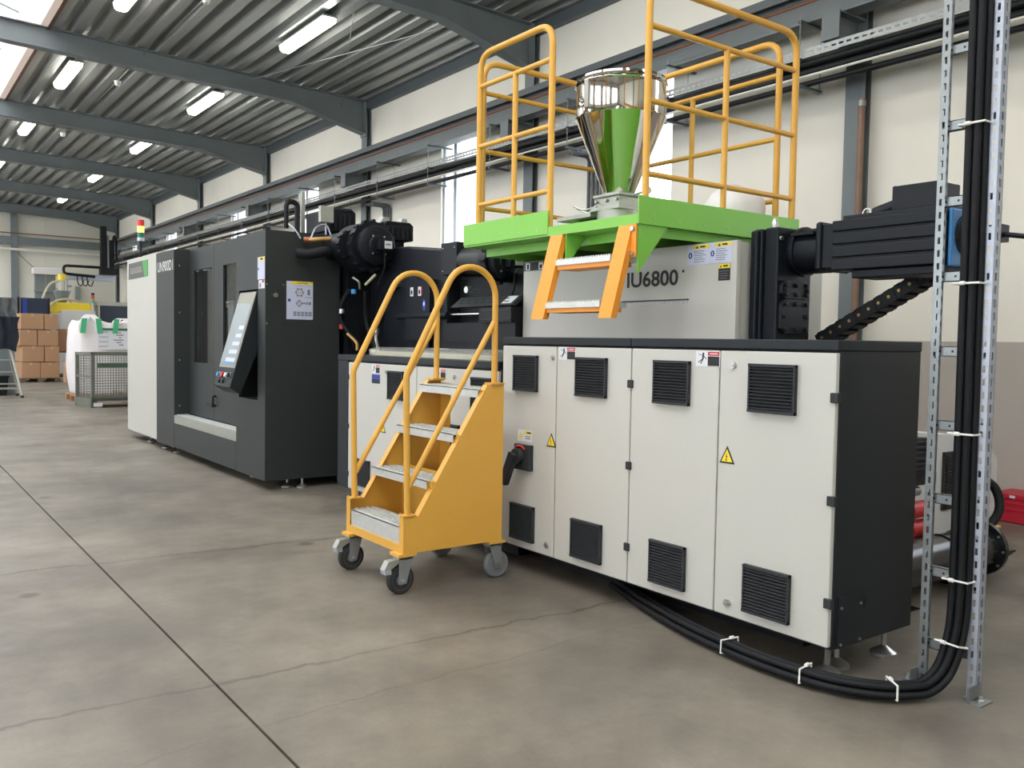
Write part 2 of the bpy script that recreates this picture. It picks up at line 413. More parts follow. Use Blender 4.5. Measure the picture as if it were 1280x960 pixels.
# ================================================================== STEEL FRAME
def make_column(side):
    s = side; t = thing('steel_column', '', 'column', (s*7.5, 0, 0))
    b = MB('steel'); b.box(s*7.40, s*7.412, -.1, .1, 0, 5.53); b.box(s*7.412, s*7.498, -.005, .005, 0, 5.53); b.box(s*7.485, s*7.498, -.1, .1, 0, 5.53); b.build('shaft', t)
    b = MB('steel'); b.box(s*7.395, s*7.498, -.13, .13, 0, .02); b.build('base_plate', t)
    return t
colR = make_column(1); colL = make_column(-1)
marks = {4.8: 'grey steel column beside a rusty downpipe, behind the motor', 9.8: 'grey steel column behind the far railing of the platform', 14.8: 'grey steel column behind the finned motors of the press',
         19.8: 'grey steel column, next one past the press corner', 24.8: 'grey steel column above the dark door side of the press', 29.8: 'grey steel column just behind the signal tower', 34.8: 'grey steel column in the far corner of the hall'}
for i, y in enumerate(frames):
    lab = marks.get(y, 'grey steel column at the near end of the window wall')
    t = colR if i == 0 else copy_tree(colR)
    t.location = (7.5, y, 0); t['label'] = lab; t['group'] = 'columns along the window wall'
    t2 = colL if i == 0 else copy_tree(colL)
    t2.location = (-7.5, y, 0); t2['label'] = 'grey steel column on the opposite wall of the hall'; t2['group'] = 'columns on the opposite wall'
def make_beam():
    t = thing('roof_beam', '', 'beam', (0, 0, 5.1))
    top = [(-7.40, 5.69), (0, 5.95), (7.40, 5.69)]
    bot = [(-7.40, 5.09), (-5.95, 5.44), (0, 5.62), (5.95, 5.44), (7.40, 5.09)]
    b = MB('steel'); b.prism(top+bot[::-1], 'Y', -.005, .005); b.build('web', t)
    b = MB('steel'); b.ribbon(top, .014, -.1, .1); b.build('top_flange', t)
    b = MB('steel'); b.ribbon([(x, z+.014) for x, z in bot], .014, -.1, .1); b.build('bottom_flange', t)
    for s in (1, -1): b = MB('steel'); b.box(s*7.38, s*7.40, -.11, .11, 5.05, 5.68); b.build('end_plate', t)
    return t
bm_ = make_beam()
for i, y in enumerate(frames[2:]):
    t = bm_ if i == 0 else copy_tree(bm_)
    t.location = (0, y, 5.1); t['group'] = 'haunched roof beams'
    t['label'] = {9.8: 'grey roof beam whose haunch ends above the platform railing', 14.8: 'long grey roof beam crossing under the bright rooflight', 19.8: 'grey roof beam with a thin pipe clipped along its underside',
                  24.8: 'grey roof beam, second before the end wall', 29.8: 'grey roof beam ending above the signal tower', 34.8: 'grey roof beam against the end wall'}.get(y, 'grey roof beam above the near end of the hall')
b = MB('galv'); b.tube([(2.0, 19.66, 5.50), (5.95, 19.66, 5.37), (7.35, 19.66, 5.04), (7.35, 19.66, 4.7)], .016, 6); tag(b.build('beam_conduit'), 'thin galvanised pipe clipped under a roof beam', 'pipe')
# far wall steel: posts, girt, pipe, brace
for k, (xp, lab) in enumerate(((4.17, 'grey wall post on the end wall beside the diagonal brace'), (-1.0, 'grey wall post in the middle of the end wall'))):
    b = MB('steel'); b.box(xp-.09, xp+.09, 35.08, 35.092, 0, 5.9); b.box(xp-.09, xp+.09, 35.27, 35.285, 0, 5.9); b.box(xp-.005, xp+.005, 35.092, 35.27, 0, 5.9); tag(b.build('wall_post'), lab, 'column', 'end wall posts')
b = MB('steel'); b.box(-7.3, 4.07, 35.1, 35.25, 4.46, 4.72); b.box(4.27, 7.3, 35.1, 35.25, 4.46, 4.72); tag(b.build('wall_girt'), 'grey horizontal steel girt across the end wall', 'beam')
b = MB('white_pipe'); b.cyl((-7.2, 35.03, 4.30), (7.2, 35.03, 4.27), .05, 10); tag(b.build('wall_pipe', smooth=True), 'pale horizontal pipe running along the end wall', 'pipe')
b = MB('copper'); b.cyl((-7.2, 35.02, 4.86), (7.2, 35.02, 4.83), .018, 8); tag(b.build('gas_pipe', smooth=True), 'thin brown pipe above the end wall girt', 'pipe')
b = MB('steel'); b.cyl((4.27, 35.288, 4.2), (6.1, 35.288, 2.4), .012, 6); tag(b.build('brace_rod'), 'thin diagonal brace rod on the end wall', 'rod')
b = MB('far_wall')
for xv in (-5, -2.4, 1.6, 5.15): b.box(xv-.01, xv+.01, 35.285, 35.3, 0, 5.9)
b.build('trim_2', structure=True)
# crane runway
t = thing('runway_beam', 'long grey crane runway beam on brackets along the window wall', 'beam', (7.15, 14, 4.34))
b = MB('steel'); b.box(7.145, 7.155, YN+.05, YF-.3, 4.36, 4.65); b.build('web', t)
b = MB('steel'); b.box(7.05, 7.25, YN+.05, YF-.3, 4.34, 4.36); b.build('bottom_flange', t)
b = MB('steel_dark'); b.box(7.04, 7.26, YN+.05, YF-.3, 4.65, 4.672); b.box(7.125, 7.175, YN+.05, YF-.3, 4.672, 4.72); b.box(7.03, 7.05, YN+.05, YF-.3, 4.60, 4.68); b.build('crane_rail', t)
b = MB('copper'); b.cyl((7.00, YN+.1, 4.50), (7.00, YF-.3, 4.50), .014, 8); tag(b.build('copper_pipe', smooth=True), 'thin copper pipe along the crane runway beam', 'pipe')
br = None
for y in frames:
    if br is None:
        br = thing('runway_bracket', '', 'bracket', (7.2, y, 4.1), 'runway brackets on the wall columns')
        b = MB('steel'); b.box(7.0, 7.40, y-.09, y+.09, 4.10, 4.115); b.box(7.0, 7.40, y-.09, y+.09, 4.325, 4.34); b.box(7.0, 7.40, y-.006, y+.006, 4.115, 4.325); b.build('stub', br)
        b = MB('steel'); b.box(6.985, 7.0, y-.09, y+.09, 4.10, 4.34); b.build('end_plate', br); t = br
    else: t = copy_tree(br, (7.2, y, 4.1))
    t['label'] = 'short grey steel bracket carrying the runway beam, '+{4.8: 'on the column with the downpipe', 9.8: 'on the column behind the platform railing', 14.8: 'on the column behind the finned motors', 19.8: 'on the column past the press corner', 24.8: 'above the dark press doors', 29.8: 'by the signal tower', 34.8: 'in the far corner'}.get(y, 'near end')
# trays and pipes hung below the runway
b = MB('galv')
for y0, L in ((1.5, 17.0),):
    b.perf((6.99, y0, 4.005), (0, 0, 1), (0, 1, 0), .075, L, .075, .018, .045)
    b.perf((7.00, y0, 4.0), (1, 0, 0), (0, 1, 0), .26, L, .10, .05, .06)
b.box(7.262, 7.265, 1.5, 18.5, 4.0, 4.07)
b.box(6.99, 6.993, 18.5, 34.9, 4.0, 4.08); b.box(6.99, 7.265, 18.5, 34.9, 3.998, 4.0)
tag(b.build('cable_tray'), 'perforated galvanised cable tray hung below the runway beam', 'cable tray')
for k, (x, z, r, m, nm, lab) in enumerate(((7.03, 3.950, .033, 'tray_dark', 'supply_pipe', 'upper dark pipe tight under the cable tray'), (7.06, 3.880, .036, 'tray_dark', 'supply_pipe', 'lower thick dark pipe under the cable tray'), (7.17, 3.945, .033, 'tray_dark', 'supply_pipe', 'dark pipe under the tray, on its wall side'),
        (7.0, 3.832, .011, 'white_pipe', 'white_conduit', 'thin white conduit between the dark pipes below the tray'), (7.10, 3.79, .028, 'tray_dark', 'drain_pipe', 'lowest dark pipe running along the window wall'))):
    b = MB(m); b.cyl((x, .5, z), (x, 34.9, z), r, 10); tag(b.build(nm, smooth=True), lab, 'pipe', 'pipes along the window wall')
hg = None; yh = 0.1
while yh < 34:
    lab = 'thin hanger frame carrying the tray and pipes below the runway'
    if hg is None:
        hg = thing('pipe_hanger', lab, 'hanger', (7.1, yh, 3.74), 'hangers along the runway beam')
        b = MB('steel_dark'); b.box(6.95, 7.40, yh-.02, yh+.02, 4.32, 4.34); b.build('cross_bar', hg)
        for xx in (6.965, 7.285): b = MB('galv'); b.cyl((xx, yh, 3.74), (xx, yh, 4.40), .005, 6); b.build('rod', hg)
        b = MB('steel_dark'); b.box(6.95, 7.30, yh-.02, yh+.02, 3.735, 3.76); b.build('support_rail', hg)
        b = MB('steel_dark'); b.box(6.95, 7.30, yh-.02, yh+.02, 3.985, 3.997); b.build('support_rail', hg)
    else: copy_tree(hg, (7.1, yh, 3.74))
    yh += 1.667
b = MB('rust_pipe'); b.tube(fillet([(7.36, 4.70, .02), (7.36, 4.70, 3.62)], .05), .03, 10); b.use('galv').cyl((7.36, 4.70, 3.55), (7.36, 4.70, 3.60), .036, 10).cyl((7.36, 4.70, 2.35), (7.36, 4.70, 2.39), .036, 10)
tag(b.build('downpipe', smooth=True), 'rusty brown downpipe standing against a steel column', 'pipe')
for g, (ya, lab) in enumerate(((8.62, 'dark vertical conduit in the row behind the hopper'), (14.26, 'dark vertical conduit in the row behind the finned motors'))):
    for k in range(4):
        y = ya+(k-1.5)*.085
        b = MB('steel_dark'); b.tube(fillet([(7.12, y*.983, 3.72), (7.47, y*.983, 3.72), (7.47, y*.983, .3)], .08), .02, 8); tag(b.build('wall_conduit', smooth=True), lab, 'pipe', 'conduits dropping down the window wall')
# ceiling lamps
lamp = None
for ri, (xl, row) in enumerate(((2.82, 'row beside the rooflight'), (5.13, 'row nearer the window wall'), (-2.82, 'row across the rooflight'), (-5.13, 'row by the opposite wall'))):
    for yl in (-3.0, 2.1, 7.1, 12.1, 16.8, 21.4, 26.3, 31.2):
        z = deckz(xl)-.10
        k = (31.2, 26.3, 21.4, 16.8, 12.1, 7.1, 2.1, -3.0).index(yl)
        lab = 'lit fluorescent ceiling lamp in the %s, %s from the end wall' % (row, ('first', 'second', 'third', 'fourth', 'fifth', 'sixth', 'seventh', 'eighth')[k])
        if lamp is None:
            lamp = thing('ceiling_lamp', lab, 'ceiling lamp', (xl, yl, z))
            b = MB('lamp_body'); b.box(xl-.105, xl+.105, yl-.8, yl+.8, z+.03, z+.06); b.build('housing', lamp, bevel=.01)
            b = MB('lamp_on'); b.prism([(xl-.10, z+.03), (xl-.085, z-.03), (xl-.05, z-.055), (xl+.05, z-.055), (xl+.085, z-.03), (xl+.10, z+.03)], 'Y', yl-.78, yl+.78); b.build('diffuser', lamp)
            b = MB('steel_dark'); b.box(xl-.02, xl+.02, yl-.6, yl-.56, z+.06, z+.10); b.box(xl-.02, xl+.02, yl+.56, yl+.6, z+.06, z+.10); b.build('mount', lamp); t = lamp
        else: t = copy_tree(lamp, (xl, yl, z), lab)
        t['group'] = 'ceiling lamps, '+row
for k, (xd, yd, lab) in enumerate(((3.62, 11.8, 'small white detector on the ceiling conduit before the long roof beam'), (3.57, 16.6, 'small white detector on the ceiling conduit past the long roof beam'), (3.52, 21.6, 'small white detector two roof beams from the end wall'))):
    z = deckz(xd); t = thing('smoke_detector', lab, 'detector', (xd, yd, z-.16), 'ceiling detectors')
    b = MB('white_pipe'); b.lathe([(.0, -.16), (.035, -.155), (.05, -.12), (.05, -.10), (.06, -.09), (.06, -.075)], (xd, yd, z), 14); b.build('head', t, smooth=True)
    b = MB('galv'); b.cyl((xd, yd-1.9, z-.07), (xd, yd+1.9, z-.07), .009, 6); b.build('conduit', t)
for p0, p1, lab in (((4.83, 9.9, 5.55), (6.9, 14.7, 5.5), 'thin diagonal tie rod under the roof deck'), ((5.1, 14.7, 5.6), (6.3, 9.9, 5.5), 'thin tie rod crossing the other under the roof deck')):
    b = MB('galv'); b.cyl(p0, p1, .006, 6); tag(b.build('tie_rod'), lab, 'rod')

# ================================================================== CONTROL CABINETS
def vent(door, xf, yc, zc, w=.235, h=.208):
    b = MB('vent_black'); y0, y1, z0, z1 = yc-w/2, yc+w/2, zc-h/2, zc+h/2
    b.box(xf-.006, xf, y0, y1, z0, z1); b.box(xf-.02, xf-.006, y0, y0+.009, z0, z1); b.box(xf-.02, xf-.006, y1-.009, y1, z0, z1)
    b.box(xf-.022, xf-.006, y0, y1, z1-.012, z1); b.box(xf-.022, xf-.006, y0, y1, z0, z0+.012)
    n = 13; st = (h-.024)/n
    for i in range(n):
        z = z0+.012+i*st
        b.prism([(xf-.006, z+st*.95), (xf-.008, z+st), (xf-.022, z+st*.35), (xf-.020, z+st*.25)], 'Y', y0+.009, y1-.009)
    return b.build('vent_grille', door)
def lock(door, xf, y, z):
    b = MB('bolt'); b.cyl((xf, y, z), (xf-.012, y, z), .016, 12); b.box(xf-.018, xf-.012, y-.010, y+.010, z-.004, z+.004); b.build('lock', door, smooth=True)
def hinge(door, xf, y, z):
    b = MB('vent_black'); b.box(xf-.010, xf+.012, y-.018, y+.018, z-.020, z+.020); b.build('hinge', door, bevel=.003)
def triangle_sign(par, xf, yc, z0, w=.084, h=.078, label=None):
    b = MB('ink'); b.prism([(yc-w/2, z0), (yc+w/2, z0), (yc, z0+h)], 'X', xf-.002, xf)
    b.use('warn_yellow'); k = .74; zc = z0+h*.36
    flat(b, 'X-', xf-.0025, [(yc+(u)*k, zc+(v-zc)*k) for u, v in ((-w/2, z0), (w/2, z0), (0, z0+h))])
    b.use('ink'); s = w/84e-3*.001
    flat(b, 'X-', xf-.003, [(yc+u*s, z0+v*s) for u, v in ((-2, 48), (8, 30), (1, 30), (6, 16), (10, 18), (3, 8), (-1, 18), (2, 18), (-4, 33), (2, 33))])
    o = b.build('warning_sign', par)
    return o
def figure_label(par, xf, y0, z1, w=.142, h=.07):
    # y0 = reading start (larger Y), label runs towards -Y
    b = MB('sticker'); slabx(b, 'X-', xf, y0-w, y0, z1-h, z1)
    m = y0-w*.5
    b.use('red'); rect(b, 'X-', xf-.002, y0-w*.97, m, z1-h*.30, z1-h*.04)
    b.use('ink'); rect(b, 'X-', xf-.002, y0-w*.97, m, z1-h*.96, z1-h*.34)
    b.use('sticker'); rect(b, 'X-', xf-.0025, y0-w*.90, m-w*.08, z1-h*.20, z1-h*.14)
    b.use('ink')
    def limb(u0, v0, u1, v1, t):
        dx, dz = u1-u0, v1-v0; L = math.hypot(dx, dz); nx, nz = -dz/L*t, dx/L*t
        flat(b, 'X-', xf-.002, [(y0-w*(u+ox), z1-h*(v+oz)) for u, v, ox, oz in ((u0, v0, nx, nz), (u1, v1, nx, nz), (u1, v1, -nx, -nz), (u0, v0, -nx, -nz))])
    disc(b, 'X-', xf-.002, y0-w*.31, z1-h*.18, .006, .006, 10)
    for L in ((.31, .25, .29, .55, .035), (.30, .30, .10, .20, .018), (.31, .28, .44, .52, .018), (.29, .52, .10, .75, .022), (.29, .55, .20, .85, .022)): limb(*L)
    return b.build('warning_label', par)
cab = thing('control_cabinet', 'white four-door electrical cabinet with black vents and dark end panel', 'cabinet', (3.39, 3.16, 0))
b = MB('cabinet_black'); b.box(3.10, 3.69, 2.03, 4.29, .13, 1.335); b.build('body', cab, bevel=.004)
b = MB('cabinet_black'); b.box(3.072, 3.69, 2.026, 3.188, 1.335, 1.378); b.build('top_cover', cab, bevel=.004)
b = MB('cabinet_black'); b.box(3.072, 3.69, 3.191, 4.292, 1.335, 1.378); b.build('top_cover', cab, bevel=.004)
b = MB('cabinet_black'); b.box(3.13, 3.30, 2.022, 2.03, .135, .345)
b.use('bolt')
for xx, zz in ((3.145, .30), (3.28, .30), (3.145, .15), (3.28, .15)): b.bolt((xx, 2.022, zz), 'Y-', .006)
b.build('access_plate', cab)
b = MB('void'); b.box(3.37, 3.66, 2.35, 4.25, 0, .13); b.build('plinth', cab)  # near-black set-back skirt, added to darken the shaded gap under the cabinet
DX = 3.075
doors = [(2.034, 2.619), (2.626, 3.183), (3.190, 3.773), (3.781, 4.287)]
D = []
for y0, y1 in doors:
    b = MB('cabinet_white'); b.box(DX, 3.10, y0, y1, .145, 1.326); D.append(b.build('door', cab, bevel=.005))
for d, yt, yb, w in ((D[0], 2.33, 2.33, .238), (D[1], 2.905, 2.905, .228), (D[2], 3.479, 3.493, .240), (D[3], 4.05, 4.06, .222)):
    vent(d, DX, yt, 1.169, w); vent(d, DX, yb, .297, w)
lock(D[0], DX, 2.545, 1.262); lock(D[0], DX, 2.54, .205); lock(D[3], DX, 3.815, 1.265); lock(D[3], DX, 3.83, .208)
for z in (1.149, .738, .326): hinge(D[0], DX, 2.035, z); hinge(D[2], DX, 3.187, z)
triangle_sign(cab, DX, 2.565, .825); triangle_sign(cab, DX, 3.81, .765, .086)
figure_label(cab, DX, 2.762, 1.322); figure_label(cab, DX, 3.757, 1.326)
b = MB('vent_black'); b.box(DX-.03, DX, 3.972, 4.122, .607, .756)
sw = b.build('main_switch', cab, bevel=.004)
b = MB('vent_black'); b.cyl((DX-.03, 4.06, .690), (DX-.07, 4.06, .690), .045, 16); b.prism([(4.03, .70), (4.09, .715), (4.18, .535), (4.165, .515), (4.125, .51)], 'X', DX-.095, DX-.06); b.build('handle', sw, bevel=.004)
b = MB('red'); b.tube([(DX-.034, 4.06+.062*math.cos(a*.17), .69+.058*math.sin(a*.17)) for a in range(5, 15)], .007, 6); b.build('dial_mark', sw)
b = MB('sticker'); slabx(b, 'X-', DX, 3.985, 4.122, .77, .838)
b.use('warn_yellow'); rect(b, 'X-', DX-.002, 3.99, 4.06, .815, .834); flat(b, 'X-', DX-.002, [(4.075, .785), (4.115, .785), (4.095, .825)])
b.use('ink'); rect(b, 'X-', DX-.002, 4.0, 4.05, .800, .804); rect(b, 'X-', DX-.002, 4.0, 4.05, .788, .792); rect(b, 'X-', DX-.0025, 3.996, 4.035, .820, .829); b.build('warning_label', cab)
def foot(par, x, y, z1):
    b = MB('bolt'); b.lathe([(.055, 0), (.055, .012), (.02, .034), (.012, .04), (.012, z1)], (x, y, 0), 16); b.build('levelling_foot', par, smooth=True)
for x, y in ((3.18, 2.10), (3.60, 2.10), (3.29, 2.13)): foot(cab, x, y, .13)

cab2 = thing('control_cabinet', 'lower white two-door electrical cabinet behind the yellow rolling steps', 'cabinet', (3.39, 5.45, 0))
b = MB('cabinet_black'); b.box(3.10, 3.69, 4.33, 6.58, .16, 1.18); b.box(3.075, 3.10, 6.395, 6.58, .16, 1.18); b.build('body', cab2, bevel=.004)
b = MB('cabinet_black'); b.box(3.072, 3.69, 4.33, 6.582, 1.18, 1.226); b.build('top_cover', cab2, bevel=.004)
b = MB('void'); b.box(3.30, 3.66, 4.4, 6.5, 0, .16); b.build('plinth', cab2)
D2 = []
for y0, y1 in ((4.335, 5.312), (5.319, 6.388)):
    b = MB('cabinet_white'); b.box(DX, 3.10, y0, y1, .165, 1.168); D2.append(b.build('door', cab2, bevel=.005))
vent(D2[0], DX, 4.50, 1.02, .22); vent(D2[0], DX, 4.86, .70, .22); vent(D2[1], DX, 5.60, 1.02, .22); vent(D2[1], DX, 6.12, .317, .235); vent(D2[0], DX, 4.60, .317, .235)
lock(D2[1], DX, 5.76, 1.115); lock(D2[0], DX, 4.83, 1.115)
for z in (1.05, .66, .28): hinge(D2[1], DX, 6.390, z)
triangle_sign(cab2, DX, 5.80, .66); triangle_sign(cab2, DX, 5.02, .62)
figure_label(cab2, DX, 5.985, 1.162, .13, .066); figure_label(cab2, DX, 5.06, 1.162, .13, .066)
b = MB('blue_mark'); slabx(b, 'X-', DX, 5.855, 5.985, 1.02, 1.088); b.use('ink'); rect(b, 'X-', DX-.002, 5.86, 5.98, 1.022, 1.05); b.build('warning_label', cab2)
for x, y in ((3.2, 4.45), (3.2, 6.45)): foot(cab2, x, y, .16)
# clear wrapped profile lying on the lower cabinet
t = thing('wrapped_profile', 'clear plastic wrapped cover strip lying on the lower cabinet top', 'cover', (3.3, 5.3, 1.226))
b = MB('clear_wrap'); b.prism([(3.12, 1.227), (3.12, 1.275), (3.18, 1.292), (3.45, 1.292), (3.45, 1.227)], 'Y', 4.45, 6.12); b.build('wrapping', t)
b = MB('pvc'); b.box(3.135, 3.17, 4.5, 6.08, 1.230, 1.262); b.build('strip', t)
b = MB('pvc'); b.cyl((3.15, 6.04, 1.253), (3.15, 6.115, 1.253), .022, 12); b.build('end_plug', t)
b = MB('sticker'); b.box(3.25, 3.33, 5.3, 5.42, 1.292, 1.2935); b.build('paper_label', t)

# ================================================================== INJECTION UNIT
iu = thing('injection_unit', 'white injection unit housing with black model lettering above the cabinet', 'machine', (4.2, 4.1, .1))
b = MB('cabinet_white'); b.box(3.80, 3.835, 3.143, 5.062, 1.36, 1.92); b.build('front_panel', iu, bevel=.004)
b = MB('cabinet_white'); b.box(3.835, 4.6, 3.16, 3.19, 1.36, 1.915); b.build('end_panel', iu)
b = MB('body_black'); b.box(3.75, 4.7, 3.0, 5.04, 0, 1.34); b.box(3.86, 4.55, 3.2, 5.0, 1.34, 1.88); b.build('base_frame', iu)
px = 3.80
b = MB('ink'); textmesh(b, 'IU6800', 'X-', 3.99, 3.565, 1.692, 1.788, px-.002); b.build('lettering', iu)
b = MB('ink'); disc(b, 'X-', px-.002, 3.527, 1.772, .009, .009); b.build('peep_hole', iu)
b = MB('ink'); b.box(px-.012, px, 3.48, 4.03, 1.606, 1.612); b.use('red'); b.box(px-.014, px, 4.015, 4.03, 1.590, 1.612); b.use('sticker')
for k in range(27): b.box(px-.002, px, 3.495+k*.019, 3.508+k*.019, 1.585, 1.602)
b.build('scale_ruler', iu)
def text_label(par, xf, y0, z1, w, h, lines=6):
    b = MB('sticker_blue'); slabx(b, 'X-', xf, y0-w, y0, z1-h, z1)
    b.use('warn_yellow'); rect(b, 'X-', xf-.002, y0-w*.97, y0-w*.24, z1-h*.2, z1-h*.02)
    b.use('ink'); flat(b, 'X-', xf-.0025, [(y0-w*.36, z1-h*.18), (y0-w*.50, z1-h*.18), (y0-w*.43, z1-h*.05)]); rect(b, 'X-', xf-.0025, y0-w*.80, y0-w*.56, z1-h*.15, z1-h*.07)
    b.use('blue_mark'); disc(b, 'X-', xf-.002, y0-w*.12, z1-h*.52, w*.09, w*.11)
    b.use('sticker'); rect(b, 'X-', xf-.0025, y0-w*.14, y0-w*.10, z1-h*.60, z1-h*.44)
    b.use('ink_grey')
    for i in range(lines): rect(b, 'X-', xf-.002, y0-w*(.28+random.uniform(.4, .64)), y0-w*.28, z1-h*(.34+i*.105), z1-h*(.305+i*.105))
    return b.build('warning_label', par)
text_label(iu, px, 3.495, 1.914, .162, .112); text_label(iu, px, 3.331, 1.916, .155, .112)
b = MB('ink'); slabx(b, 'X-', px, 3.185, 3.267, 1.705, 1.797); b.use('warn_yellow'); rect(b, 'X-', px-.002, 3.186, 3.266, 1.772, 1.796); b.use('ink'); rect(b, 'X-', px-.0025, 3.20, 3.235, 1.780, 1.789); flat(b, 'X-', px-.0025, [(3.242, 1.777), (3.258, 1.777), (3.25, 1.791)]); b.use('ink_grey')
for i in range(4): rect(b, 'X-', px-.002, 3.195+.01*(i % 2), 3.258, 1.755-i*.013, 1.758-i*.013)
b.build('warning_label', iu)
b = MB('ink'); slabx(b, 'X-', px, 4.80, 5.055, 1.853, 1.915); b.use('sticker')
for y in (5.01, 4.86): rect(b, 'X-', px-.002, y-.025, y+.025, 1.858, 1.908)
b.use('ink'); disc(b, 'X-', px-.0025, 4.86, 1.878, .016, .016); rect(b, 'X-', px-.0025, 4.995, 5.02, 1.864, 1.90); b.build('warning_label', iu)
# gear housing and drive motor at the near end
gm = thing('drive_motor', 'black ribbed drive motor on a gear housing at the end of the machine', 'motor', (4.1, 2.7, 1.378))
b = MB('motor_black'); b.box(3.93, 4.26, 3.08, 3.14, 1.36, 1.985); b.box(3.95, 4.25, 2.99, 3.08, 1.36, 1.99); b.box(3.90, 3.95, 3.09, 3.135, 1.36, 1.975); b.build('gear_housing', gm, bevel=.01)
b = MB('bolt')
for x, z in ((3.97, 1.93), (4.23, 1.93)): b.bolt((x, 2.99, z), 'Y-', .012, .01)
b.lathe([(.02, 0), (.02, .03), (.012, .04), (.012, .05)], (3.97, 3.03, 1.99), 10)
b.build('plug', gm, smooth=True)
for zc, hh in ((1.655, .07), (1.51, .13)):
    b = MB('motor_black'); c = .03; x0, x1 = 3.965, 4.205; z0, z1 = zc-hh*.72, zc+hh*.72
    b.prism([(x0+c, z0), (x1-c, z0), (x1, z0+c), (x1, z1-c), (x1-c, z1), (x0+c, z1), (x0, z1-c), (x0, z0+c)], 'Y', 2.965, 2.99)
    for x in (x0+.03, (x0+x1)/2, x1-.03):
        for z in (z0+.025, z1-.025): b.bolt((x, 2.965, z), 'Y-', .012, .012)
    for z in (zc,):
        for x in (x0+.022, x1-.022): b.bolt((x, 2.965, z), 'Y-', .012, .012)
    b.build('blind_cover', gm, bevel=.004)
b = MB('motor_black'); b.cyl((4.14, 2.99, 1.865), (4.14, 2.80, 1.865), .122, 32); b.cyl((4.14, 2.965, 1.865), (4.14, 2.945, 1.865), .135, 32); b.box(4.0, 4.06, 2.81, 2.95, 1.94, 1.955); b.build('adapter', gm, smooth=True)
b = MB('motor_black'); b.box(4.0, 4.28, 2.765, 2.80, 1.745, 2.0); b.build('flange', gm, bevel=.015)
b = MB('motor_black')
b.box(4.015, 4.265, 2.11, 2.765, 1.755, 1.985)
for i in range(4): b.box(4.0, 4.28, 2.11, 2.70, 1.742+i*.066, 1.796+i*.066)
b.box(4.03, 4.25, 2.11, 2.60, 1.70, 1.742); b.box(4.03, 4.25, 2.11, 2.66, 1.99, 2.02); b.build('ribbed_body', gm, bevel=.006)
b = MB('motor_black'); b.box(4.04, 4.24, 2.17, 2.40, 2.02, 2.135); b.use('bolt')
for x, y in ((4.05, 2.18), (4.05, 2.39), (4.23, 2.18)): b.bolt((x, y, 2.135), 'Z+', .005)
b.build('terminal_box', gm, bevel=.004)
b = MB('motor_black'); b.cyl((4.10, 2.52, 2.02), (4.10, 2.40, 2.05), .035, 12); b.build('cable_gland', gm, smooth=True)
b = MB('bolt'); b.tube([(4.15, 2.60+.022*math.cos(a*.5236), 2.04+.022*math.sin(a*.5236)) for a in range(12)], .005, 6, True); b.build('lifting_eye', gm, smooth=True)
b = MB('fan_blue'); b.box(4.02, 4.26, 2.088, 2.108, 1.73, 2.0); b.build('fan_shroud', gm, bevel=.01)
b = MB('void'); 
for k in range(6): b.tube([(4.14+(.015+.015*k)*math.cos(a*.2618), 2.086, 1.88+(.015+.015*k)*math.sin(a*.2618)) for a in range(24)], .0045, 5, True)
b.build('fan_grille', gm)
b = MB('motor_black'); b.box(4.30, 4.38, 2.0, 2.28, 1.86, 1.94); b.tube(spline([(4.34, 2.05, 1.90), (4.34, 1.98, 1.89), (4.34, 1.90, 1.875)]), .012, 8); b.build('encoder_plug', gm)
# energy chain: each link a part
ch = thing('energy_chain', 'black cable chain slanting down from the motor to the cabinet top', 'cable chain', (4.36, 2.9, 1.34))
p0, p1 = Vector((4.36, 2.97, 1.385)), Vector((4.36, 2.30, 1.755)); N = 12; d = (p1-p0)/N; nrm = Vector((0, .42, .9)).normalized()
link = None
for i in range(N):
    c = p0+d*(i+.5); L = d.length; t_ = d.normalized(); up = t_.cross(Vector((1, 0, 0))).normalized()
    b = MB('tray_dark')
    for xx in (-.06, .045):
        q = [c-t_*L*.58-up*.034, c+t_*L*.58-up*.034, c+t_*L*.58+up*.034, c-t_*L*.58+up*.034]
        o_ = .004*(i % 2)
        b.add([(v.x+xx-o_, v.y, v.z) for v in q]+[(v.x+xx+.015-o_, v.y, v.z) for v in q], [(0, 1, 2, 3), (7, 6, 5, 4), (0, 4, 5, 1), (1, 5, 6, 2), (2, 6, 7, 3), (3, 7, 4, 0)])
    for s in (-1, 1):
        q = [c-t_*L*.3+up*(s*.034-.004), c+t_*L*.3+up*(s*.034-.004), c+t_*L*.3+up*(s*.034+.004), c-t_*L*.3+up*(s*.034+.004)]
        b.add([(v.x-.06, v.y, v.z) for v in q]+[(v.x+.06, v.y, v.z) for v in q], [(0, 1, 2, 3), (7, 6, 5, 4), (0, 4, 5, 1), (1, 5, 6, 2), (2, 6, 7, 3), (3, 7, 4, 0)])
    b.use('brass'); b.cyl((c.x-.066, c.y, c.z), (c.x-.058, c.y, c.z), .009, 8)
    b.build('chain_link', ch)

